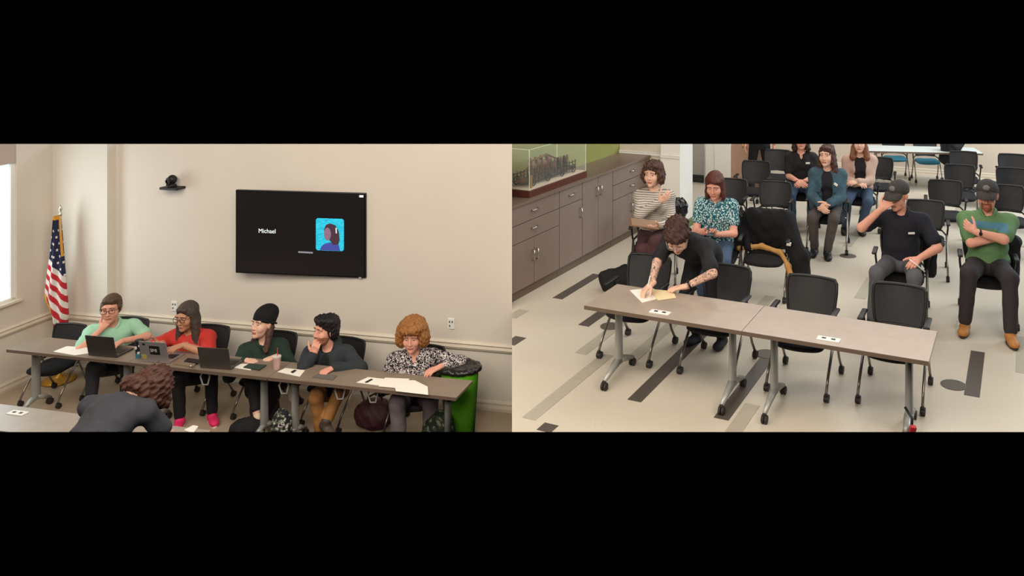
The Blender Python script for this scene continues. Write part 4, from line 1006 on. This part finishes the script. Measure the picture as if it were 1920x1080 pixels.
for i in range(NV-1):
    v = 405+i; a, b = rowat(v)
    for j in range(2*NU):
        t = (j+.5)/NU if j < NU else (2*NU-j-.5)/NU
        fs_.append((i*2*NU+j, i*2*NU+(j+1) % (2*NU), (i+1)*2*NU+(j+1) % (2*NU), (i+1)*2*NU+j))
        u = a+(b-a)*t; q = v-1.35*(u-106)
        if v < 411: k = 3
        elif q < 494: k = 2 if (i % 12 in (0, 1, 2, 3) and (j+6*((i//12) % 2)) % 13 < 4 and v > 428) else 1
        else: k = 0 if int((q-494)/11) % 2 else 2
        if v > 548 and t < .16: k = 3
        if v < 480 and t > .93: k = 3
        mm.append(k)
mbf.add(vs_, fs_); mbf.m = mm
mbf.obj('flag', [mat('flag_red', '#b3202c', .8), mat('flag_navy', '#1c2140', .8), mat('flag_white', '#d9d0c8', .8), mat('gold_fringe', '#d9962f', .7)], fg, smooth=True)
MB().tube([(.02, -.03, .42), (.03, -.04, .30), (.02, -.03, .22)], [.012, .02, .03], 8).obj('tassel', MATS['gold_fringe'], fg, smooth=True)
tag(fg, 'furled American flag with gold fringe on a gold floor stand', 'flag')
# table items
def onA(u, v, h=TH): return gA(u, v, h)
def laptop(u, v, yawd, m, label, tilt=12, w=.335):
    p = onA(u, v, TH+.001); r = empty('laptop', p, YAWA+math.radians(yawd))
    MB().box((0, .115, .009), (w, .23, .016), bev=.004).obj('base', m, r)
    MB().box((0, .13, .0178), (w*.86, .10, .002)).obj('keyboard', M_black, r)
    R = rot(tilt, 0, 0)
    lid = MB().box(R@Vector((0, 0, .108))+Vector((0, .004, .014)), (w, .008, .215), R, bev=.003).obj('lid', m, r)
    MB().box(R@Vector((0, .0045, .11))+Vector((0, .004, .014)), (w-.02, .001, .19), R).obj('display', mat('laptop_display', '#2a2d33', .2), lid)
    tag(r, label, 'laptop'); return r, lid, R
laptop(192, 669, 2, mat('dark_grey_metal', '#4a4440', .4, metal=.4), 'dark grey laptop in front of the man in the mint shirt')
r, lid, R = laptop(291, 680, 3, mat('silver_metal', '#a9a0a0', .35, metal=.5), 'silver laptop with stickers in front of the woman in red', w=.31)
def sticker(x, z, w, h, m, nm): return MB().box(R@Vector((x, -.0047, z))+Vector((0, .004, .014)), (w, .0012, h), R).obj(nm, m, lid)
sticker(.015, .125, .115, .095, M_black, 'black_sticker')
text_part('SMI', .052, Matrix.Translation(R@Vector((-.035, -.0056, .105))+Vector((0, .004, .014)))@R.to_4x4()@Matrix.Rotation(math.pi/2, 4, 'X'), mat('sticker_white', '#c9c6c0', .6), 'sticker_lettering', lid)
sticker(-.115, .045, .055, .05, mat('sticker_yellow', '#a9a04c', .6), 'yellow_sticker'); sticker(-.10, .185, .03, .02, M_black, 'small_sticker')
laptop(404, 692, 4, mat('dark_grey_lid', '#544d48', .4, metal=.4), 'dark grey laptop between the woman in red and the beanie')
def sheet(pts, h, m, name, label, cat, room='A', group=None, th=.003, base=None):
    P = [gA(u, v, h) if room == 'A' else gp(u, v, h) for u, v in pts]
    o = MB().slab(P, (0, 0, 1), th).obj(name, m); tag(o, label, cat, group); return o
def tbl(h): return TH+h
sheet([(100, 659), (125, 649), (163, 651), (168, 662), (140, 666)], tbl(.005), M_paper, 'paper_sheets', 'spread of white papers beside the dark laptop, before the empty chair', 'papers')
sheet([(438, 689), (452, 682), (478, 683), (470, 694)], tbl(.004), M_paper, 'paper_sheets', 'white papers under the green folder before the beanie', 'papers')
sheet([(456, 688), (468, 681), (500, 684), (486, 693)], tbl(.014), mat('dark_green_folder', '#2e4034', .6), 'folder', 'dark green folder lying before the person in the beanie', 'folder', th=.009)
sheet([(520, 697), (535, 690), (572, 694), (562, 706)], tbl(.005), M_paper, 'paper_sheets', 'white papers beside the iced tea cup', 'papers')
sheet([(545, 697), (552, 693), (556, 694), (549, 699)], tbl(.011), M_black, 'phone', 'small black phone on papers by the iced tea', 'phone', th=.005)
sheet([(585, 707), (600, 699), (632, 704), (624, 712)], tbl(.007), mat('grey_notebook', '#6a645f', .6), 'notebook', 'grey notebook in front of the man in the hoodie', 'notebook', th=.006)
sheet([(668, 717), (690, 707), (737, 712), (722, 724)], tbl(.005), M_paper, 'paper_sheets', 'small white papers with a dark pen before the patterned blouse', 'papers')
sheet([(710, 724), (722, 708), (768, 710), (752, 728)], tbl(.008), M_paper, 'paper_sheets', 'middle stack of white papers before the patterned blouse', 'papers')
sheet([(742, 733), (738, 712), (778, 713), (802, 725), (803, 740)], tbl(.012), M_paper, 'paper_sheets', 'large white sheet nearest the table end and trash can', 'papers')
sheet([(684, 716), (696, 710), (699, 711), (688, 717)], tbl(.011), M_black, 'pen', 'dark pen lying on white papers before the patterned blouse', 'pen', th=.005)
sheet([(326, 681), (338, 672), (372, 676), (362, 687)], tbl(.014), mat('tan_notebook', '#8a7563', .6), 'notebook', 'tan notebook beside the silver laptop', 'notebook', th=.012)
sheet([(345, 677), (352, 671), (376, 674), (371, 681)], tbl(.022), M_black, 'wallet', 'black wallet on the tan notebook before the woman in red', 'wallet', th=.007)
r = empty('tumbler', onA(261, 670, TH)); 
MB().lathe([(0, 0), (.030, 0), (.034, .02), (.040, .15), (.041, .16), (0, .16)], (0, 0, 0), 20).obj('cup', mat('black_floral_print', '#23272b', .4), r, auto=40)
MB().lathe([(.042, .158), (.042, .178), (.03, .182), (0, .182)], (0, 0, 0), 20).obj('lid', M_black, r, auto=40)
for a, z, rr in ((-1.9, .11, .017), (-1.2, .06, .014), (-1.0, .13, .011)):
    MB().lathe([(0, -.0015), (rr, -.0015), (rr, .0015), (0, .0015)], (.0405*math.cos(a), .0405*math.sin(a), z), 8, rot(90, 0, math.degrees(a)+90)).obj('flower_print', mat('flower_white', '#d7d2cc', .6), r)
MB().lathe([(.0315, 0.001), (.0352, .03), (.0352, .045)], (0, 0, 0), 20).obj('teal_band', mat('teal_band', '#3f7f8a', .5), r)
tag(r, 'black floral tumbler with a lid between the two laptops', 'tumbler')
o = MB().lathe([(0, 0), (.03, 0), (.034, .05), (.030, .05), (.026, .006), (0, .006)], onA(273, 674, TH), 16).obj('small_cup', mat('pale_ceramic', '#d9d2c6', .4), auto=40); tag(o, 'small pale cup beside the floral tumbler', 'cup')
r = empty('iced_tea_cup', onA(519, 692, TH))
MB().lathe([(0, .002), (.028, .002), (.037, .10), (0, .10)], (0, 0, 0), 18).obj('tea', mat('iced_tea', '#b5462e', .2), r, auto=40)
MB().lathe([(0, 0), (.030, 0), (.041, .125), (.039, .125), (.029, .003), (0, .003)], (0, 0, 0), 18).obj('cup', mat('clear_plastic', '#f0e0d8', .1, alpha=.3), r, auto=40)
MB().lathe([(.042, .122), (.042, .13), (.02, .135), (0, .135)], (0, 0, 0), 18).obj('lid', mat('clear_lid', '#f0ece8', .2, alpha=.5), r, auto=40)
MB().tube([(0, 0, .02), (.008, 0, .21)], .004, 6).obj('straw', mat('red_straw', '#c8472f', .5), r)
tag(r, 'clear cup of red iced tea with a straw', 'cup')
o = MB().tube([onA(358, 686, TH), onA(358, 686, TH+.10)], [.007, .006], 8).obj('upright_stick', M_white, smooth=True); tag(o, 'thin white upright stick beside the tan notebook', 'stick')
# hanging white cords under the table edge
for u, v, lb in ((630, 716, 'white looped cord hanging under the table before the hoodie'), (692, 722, 'white looped cord hanging under the table above the maroon backpack'), (375, 690, 'white looped cord hanging under the table before the woman in red'), (524, 706, 'white looped cord hanging under the table by the beanie')):
    p = onA(u, v, TH-.03)+NA*.08; b = MB()
    b.tube([p+Vector((0, 0, .0)), p+Vector((-.02, 0, -.05)), p+Vector((-.055, 0, -.12)), p+Vector((-.03, 0, -.20)), p+Vector((.02, 0, -.20)), p+Vector((.04, 0, -.12)), p+Vector((.015, 0, -.05)), p+Vector((.005, 0, .0))], .008, 6)
    b.box(p+Vector((.0, -.01, -.06)), (.10, .03, .025), bev=.006)
    o = b.obj('power_cord', M_white, smooth=False); tag(o, lb, 'cord')
# trash can
tcn = gA(855, 800); tcn = ta(cA(862, .60), .60)
r = empty('trash_can', tcn, YAWA)
Hc_ = .70
MB().lathe([(0, 0), (.15, 0), (.155, .02), (.20, Hc_-.02), (.205, Hc_)], (0, 0, 0), 26, sx=.95, sy=.75).obj('bin', mat('lime_green_plastic', '#74c832', .5), r, auto=40)
soft('liner_bag', [ell((0, 0, Hc_+.02), (.225, .18, .05)), ell((-.05, 0, Hc_+.03), (.19, .17, .045)), ell((0, 0, Hc_+.075), (.17, .125, .05), k=.02, sub=True)], .012, mat('black_liner', '#221f1f', .3), r, noise=(.006, 60))
MB().prism([(-.02, -.158), (.12, -.145), (.05, -.162)], Hc_-.14, Hc_-.05).obj('liner_fold', mat('lime_dull_plastic', '#7cc244', .5), r)  # lime wedge on the bin front, slightly duller than the bin
tag(r, 'lime green trash can lined with a black bag by the patterned blouse', 'trash can')
# bags on the floor
def bag(u, v, prims, m, label, name='bag', yaw=0, noise=(.006, 40), strap=True, room='A'):
    p = gA(u, v) if room == 'A' else gp(u, v, 0); r = empty(name, p, yaw)
    soft('bag_body', prims, .014, m, r, noise)
    if strap: MB().tube([(-.08, 0, .20), (-.07, -.02, .31), (0, -.03, .35), (.07, -.02, .31), (.08, 0, .20)], .011, 6).obj('strap', m, r, smooth=True)
    return tag(r, label, 'bag')
mar = mat('maroon_nylon', '#4f2a30', .6, vary=.15)
bag(704, 800, [ell((0, 0, .14), (.22, .12, .15)), ell((0, -.07, .10), (.17, .07, .10))], mar, 'maroon backpack on the floor between the hoodie and the patterned blouse', 'backpack')
bag(497, 795, [ell((0, 0, .17), (.15, .11, .17)), ell((0, -.07, .10), (.11, .06, .09))], mat('dark_maroon_nylon', '#33222a', .6), 'dark maroon backpack on the floor under the beanie\'s table', 'backpack')
bag(462, 826, [ell((0, 0, .10), (.17, .11, .12)), ell((.06, 0, .13), (.09, .09, .10))], M_fabric, 'black bag slumped on the floor at the beanie\'s feet', 'bag', strap=False)
bag(528, 842, [ell((0, 0, .19), (.10, .07, .21)), ell((0, 0, .05), (.11, .08, .06))], ramp_mat('floral_cloth', 'noise', [(0, '#26282a'), (.5, '#6a6f5c'), (.58, '#cfcabf'), (.66, '#3a2f3a')], scale=26), 'floral print tote by the table leg near the beanie', 'tote_bag')
bag(822, 846, [ell((0, 0, .19), (.16, .11, .21)), ell((.05, -.02, .10), (.13, .10, .12))], ramp_mat('olive_print', 'noise', [(0, '#1e2420'), (.5, '#34402f'), (.6, '#77705f')], scale=22), 'dark olive patterned bag at the foot of the patterned blouse', 'bag')
# cream garment hung over a chair
o = soft('cream_jacket', [cap(ta(cA(541, .56), .56, .50), ta(cA(541, .56), .56, .36), .04, .06), cap(ta(cA(540, .54), .54, .46), ta(cA(550, .54), .54, .26), .04, .05)], .013, mat('cream_cloth', '#cfc0a4', .9), noise=(.008, 45))
tag(o, 'cream jacket draped on the chair arm between the beanie and the hoodie', 'jacket')
sheet([(345, 806), (362, 797), (372, 799), (362, 812)], TH+.004, M_paper, 'paper_sheets', 'white paper edge beside the bending person on the pale table', 'papers')

# ------------------------------------------------------------------ things of the seating room
ROOM = 'B'
# display case
dc = empty('display_case', cb(.70, .03, CH), YAWB+math.pi/2)     # x along the run, y into the wall (+)
DL, DD, DHt = 1.36, .44, .46
cx = DL/2; cyy = DD/2
MB().box((cx, cyy, .04), (DL, DD, .08), bev=.006).obj('case_base', mat('mahogany', '#5b2f25', .4, vary=.1), dc)
MB().box((cx, cyy, .083), (DL-.03, DD-.03, .008)).obj('display_floor', mat('cream_felt', '#d9c7ae', .8), dc)
gl = mat('case_glass', '#e8f0e8', .03, alpha=.05, spec=.5)
for nm, c, s in (('front', (cx, .012, .08+DHt/2), (DL-.03, .004, DHt)), ('back', (cx, DD-.012, .08+DHt/2), (DL-.03, .004, DHt)), ('end', (.015, cyy, .08+DHt/2), (.004, DD-.03, DHt)), ('end', (DL-.015, cyy, .08+DHt/2), (.004, DD-.03, DHt)), ('top', (cx, cyy, .08+DHt), (DL-.03, DD-.03, .004))):
    MB().box(c, s).obj('glass_pane', gl, dc)
eg = mat('case_edge', '#d8dcc8', .2)
for x in (.015, DL-.015):
    for y in (.012, DD-.012): MB().box((x, y, .08+DHt/2), (.007, .007, DHt)).obj('glass_edge', eg, dc)
for y in (.012, DD-.012): MB().box((cx, y, .08+DHt), (DL-.03, .006, .006)).obj('glass_edge', eg, dc)
for x in (.015, DL-.015): MB().box((x, cyy, .08+DHt), (.006, DD-.03, .006)).obj('glass_edge', eg, dc)
tag(dc, 'glass display case with a mahogany base on the cabinets', 'display case')
# the model inside: horse-drawn ladder wagon with spindled rails
md = empty('wagon_model', cb(.70, .03, CH+.087), YAWB+math.pi/2)
iron = mat('dark_iron', '#2b2220', .5, metal=.4); brz = mat('bronze_wood', '#6e4c34', .5, vary=.2)
def railrow(y, z0, z1, name):
    b = MB(); b.tube([(.12, y, z0), (1.25, y, z0)], .006, 5); b.tube([(.12, y, z1), (1.25, y, z1)], .006, 5); b.tube([(.12, y, (z0+z1)/2), (1.25, y, (z0+z1)/2)], .004, 5)
    o = b.obj(name, iron, md)
    for i in range(16):
        x = .14+i*.073; MB().tube([(x, y, z0-.02), (x, y, z1+.02)], .0055, 5).obj('spindle', iron, o)
railrow(.10, .05, .13, 'ladder_rail'); railrow(.30, .05, .13, 'ladder_rail')
MB().box((.70, .20, .055), (1.15, .16, .02)).obj('wagon_bed', brz, md)
for x in (.22, .55, .88, 1.16):
    for y in (.085, .315):
        w = MB(); ring = [(x+.05*math.cos(t), y, .052+.05*math.sin(t)) for t in [i*math.pi/6 for i in range(12)]]; w.tube(ring, .006, 5, closed=True)
        for i in range(3):
            t = i*math.pi/3; w.tube([(x-.05*math.cos(t), y, .052-.05*math.sin(t)), (x+.05*math.cos(t), y, .052+.05*math.sin(t))], .003, 4)
        w.obj('wheel', iron, md)
for i, x in enumerate((.40, .52, .64, .76)):
    soft('horse', [ell((x, .20, .20+.02*(i % 2)), (.055, .03, .035)), cap((x-.04, .20, .22), (x-.065, .20, .275), .018, .014), cap((x-.065, .20, .275), (x-.095, .20, .262), .014, .009)]+[cap((x+dx, .20+dy, .18), (x+dx*1.1, .20+dy, .08), .010, .007) for dx in (-.035, .035) for dy in (-.015, .015)], .007, brz, md)
for i in range(5):
    x = .90+i*.075; soft('rider_figure', [cap((x, .2, .08), (x, .2, .16), .022, .018), ell((x, .2, .195), (.016, .016, .018))], .008, iron if i % 2 else brz, md)
MB().tube([(.10, .20, .09), (.40, .20, .26), (.70, .20, .29), (1.0, .20, .18)], .010, 6).obj('boom', brz, md, smooth=True)
MB().box((.13, .06, .07), (.02, .02, .14)).obj('post', mat('brass_post', '#b08a4c', .4, metal=.5), md)
tag(md, 'antique model wagon with horses and spindled rails inside the glass case', 'model')
# paper being written on
sheet([(1181, 544), (1222, 539), (1247, 556), (1204, 567)], .693, M_paper, 'paper_sheets', 'white sheet under the writing hand of the tattooed person', 'papers', 'B')
sheet([(1216, 541), (1262, 546), (1268, 558), (1234, 563)], .697, M_manila, 'envelope', 'cream envelope under the watch hand of the tattooed person', 'envelope', 'B')
w = q3['_M']@q3['_wr']['R']
o = MB().tube([w+Vector((-.045, -.075, -.055)), w+Vector((-.01, .0, .075))], .005, 6).obj('pen', M_white, smooth=True); tag(o, 'white pen held by the tattooed person over the paper', 'pen')
# clipboard on the striped woman's lap
c = q1['_M']@Vector((-.06, -.34, .735)); r = empty('clipboard', c, rad(-4))
Rc = rot(9, 8, 8)
MB().box((-.03, -.02, .0), (.33, .23, .008), Rc, bev=.002).obj('board', mat('clipboard_wood', '#7d5b41', .5, vary=.1), r)
MB().box(Rc@Vector((0, 0, .006))+Vector((-.03, -.02, 0)), (.28, .20, .003), Rc).obj('paper', mat('clipboard_paper', '#9a7c64', .7), r)
MB().box(Rc@Vector((0, .10, .010))+Vector((-.03, -.02, 0)), (.10, .03, .012), Rc, bev=.003).obj('clip', M_steel, r)
tag(r, 'wooden clipboard on the lap of the woman in stripes', 'clipboard')
w = q2['_M']@(q2['_wr']['R']*.5+q2['_wr']['L']*.5)
r = empty('phone', w+Vector((-.01, -.10, .045)), rad(-14)); MB().box((0, 0, 0), (.072, .14, .009), rot(30, 0, 0), bev=.003).obj('case', M_black, r); MB().box(rot(30, 0, 0)@Vector((0, 0, .0052)), (.064, .128, .001), rot(30, 0, 0)).obj('screen', mat('phone_screen', '#39424a', .2), r)
tag(r, 'black phone held by the woman in the teal top', 'phone')
# chair with the black coat
cch = chair_by_top(1446, 400, RB, 'black chair draped with a black coat between teal top and denim jacket')
cp = cch.location; yv = RB
def lc(x, y, z): return Vector((cp.x, cp.y, 0))+Matrix.Rotation(yv, 3, 'Z')@Vector((x, y, z))
r = empty('coat', lc(0, .2, .86), yv)
RY = Matrix.Rotation(yv, 3, 'Z')
def cl(x, y, z): return Vector((x, y-.2, z-.86))
soft('coat_body', [cap(cl(-.20, .20, .80), cl(.20, .20, .80), .10, .10, k=.05), ell(cl(0, .17, .66), (.33, .085, .20), k=.08), cap(cl(-.29, .14, .70), cl(-.33, .0, .46), .055, .05, k=.08), cap(cl(.24, .12, .72), cl(.40, -.06, .46), .07, .08, k=.09), cap(cl(.40, -.06, .46), cl(.47, -.14, .22), .08, .05, k=.06), cap(cl(.26, .08, .56), cl(.34, -.08, .34), .06, .05, k=.09), cap(cl(-.27, .08, .56), cl(-.20, -.04, .50), .06, .04, k=.08), ell(cl(0, .30, .62), (.27, .06, .24))], .015, mat('black_coat_cloth', '#121113', .95), r, noise=(.010, 26))
soft('coat_lining', [cap(cl(-.30, -.04, .485), cl(-.05, .0, .52), .028, .03), cap(cl(-.05, .0, .52), cl(.17, -.05, .48), .03, .028), cap(cl(.17, -.05, .48), cl(.27, -.16, .37), .028, .03), cap(cl(.27, -.16, .37), cl(.34, -.26, .20), .03, .035)], .013, mat('tan_lining', '#b3834a', .8), r, noise=(.004, 40))
MB().box(cl(.27, -.11, .60), (.05, .012, .045), rot(20, 10, 20), bev=.004).obj('white_tag', M_white, r)
tag(r, 'black coat with a tan lining draped over an empty chair', 'coat')
# dark coats over the men's chair backs
def back_coat(p, y, side, label):
    r = empty('coat', p+Matrix.Rotation(y, 3, 'Z')@Vector((side*.25, .24, .84)), y)
    soft('coat_body', [cap((-.05, 0, -.02), (.04, .0, -.10), .06, .07), cap((.03, -.02, -.10), (.03, -.03, -.42), .075, .06)], .014, M_fabric, r, noise=(.008, 35)); tag(r, label, 'coat')
back_coat(q7p, q7y, 1, 'black coat hanging on the chair of the man in the dark polo')
back_coat(gp(1852, 598, 0), rad(-14), 1, 'black coat hanging on the chair of the man in the green polo')
# pen in the polo man's hand
w = q7['_M']@q7['_wr']['L']
o = MB().tube([w+Vector((-.12, -.08, .02)), w+Vector((.02, -.12, -.09))], .006, 6).obj('pen', M_white, smooth=True); tag(o, 'white pen in the hand of the man in the dark polo', 'pen')
bag(1157, 545, [ell((-.05, 0, .12), (.15, .11, .13)), ell((.10, .02, .14), (.13, .11, .15)), cap((-.16, 0, .17), (-.12, 0, .03), .05, .05)], M_fabric, 'black bag slumped on the floor beside the writing table', 'bag', strap=False, room='B')
r = empty('water_bottle', gp(1800, 622, 0)); cpm = mat('clear_bottle', '#e6eae6', .08, alpha=.35)
MB().lathe([(0, 0), (.030, 0), (.032, .02), (.029, .06), (.032, .10), (.031, .13), (.013, .17), (.012, .185), (0, .185)], (0, 0, 0), 18).obj('bottle', cpm, r, smooth=True)
MB().lathe([(.015, .18), (.015, .20), (0, .20)], (0, 0, 0), 12).obj('bottle_cap', M_white, r); MB().lathe([(.0325, .065), (.0325, .10)], (0, 0, 0), 18).obj('bottle_label', mat('bottle_label', '#cfd3d6', .5, alpha=.8), r)
tag(r, 'clear plastic water bottle on the floor between tan boots', 'bottle')
r = empty('waste_bin', gp(1262, 470, 0))
MB().lathe([(0, 0), (.14, 0), (.17, .58), (.165, .60), (0, .60)], (0, 0, 0), 18).obj('bin', M_black, r, auto=40)
soft('liner_bag', [ell((0, 0, .62), (.18, .18, .09)), ell((.08, -.03, .56), (.11, .13, .13)), ell((0, 0, .72), (.12, .12, .06), sub=True)], .013, mat('glossy_black_liner', '#15171a', .25), r, noise=(.012, 45))
tag(r, 'black waste bin with a glossy liner by the white pier', 'waste bin')
# strap and red tag at the table leg
p = tb(2*LB-.17, .10, 0); r = empty('cord_bundle', p)
MB().tube([(.02, .06, .27), (.05, .0, .22), (.04, -.03, .12), (.06, -.08, .04), (.0, -.12, .012), (-.07, -.08, .012), (-.05, .02, .012)], .011, 6).obj('cord', M_black, r, smooth=True)
MB().box((.045, -.03, .15), (.045, .03, .06), rot(15, 10, 0), bev=.005).obj('red_tag', mat('red_tag', '#b8323a', .5), r)
tag(r, 'black cord with a red tag at the foot of the bare table', 'cord')
# ------------------------------------------------------------------ each room is modelled only as far as the photograph shows it
bpy.context.view_layer.update()
def keepers(room):
    k = [((0, 240/F, 1), 1), ((0, 780/F, 1), -1)]           # upper limit, lower limit of what is seen
    k.append(((1, 240/F, 0), 1 if room == 'A' else -1))     # the two rooms part here
    return k
def trim_to_view(o, room):
    M = o.matrix_world; bb = [M@Vector(c) for c in o.bound_box]
    todo = []
    for n, sgn in keepers(room):
        n = Vector(n)*sgn; dist = [n.dot(p-CAM) for p in bb]
        if min(dist) >= 0:
            return False
        if max(dist) > 0: todo.append(n)
    if not todo: return True
    if o.data.users > 1: o.data = o.data.copy()
    Mi = M.inverted(); bm = bmesh.new(); bm.from_mesh(o.data)
    co = Mi@CAM
    for n in todo:
        nl = (M.to_3x3().transposed()@n).normalized()
        r = bmesh.ops.bisect_plane(bm, geom=bm.verts[:]+bm.edges[:]+bm.faces[:], plane_co=co, plane_no=nl, clear_outer=True, dist=1e-6)
        ed = [e for e in r['geom_cut'] if isinstance(e, bmesh.types.BMEdge)]
        if ed:
            try: bmesh.ops.holes_fill(bm, edges=ed, sides=0)
            except Exception: pass
    bm.to_mesh(o.data); n = len(bm.faces); bm.free()
    return n > 0
dead = []
for o in list(bpy.data.objects):
    if o.type == 'MESH' and o in ROOMOF and not trim_to_view(o, ROOMOF[o]): dead.append(o)
def drop(o):
    for c in list(o.children): drop(c)
    bpy.data.objects.remove(o, do_unlink=True)
for o in dead:
    try: o.name
    except ReferenceError: continue
    if any(c not in dead for c in o.children):
        for c in list(o.children):
            if c not in dead:
                mw = c.matrix_world.copy(); c.parent = o.parent; c.matrix_world = mw
    drop(o)
for o in list(bpy.data.objects):
    if o.type == 'EMPTY' and not o.children: bpy.data.objects.remove(o, do_unlink=True)
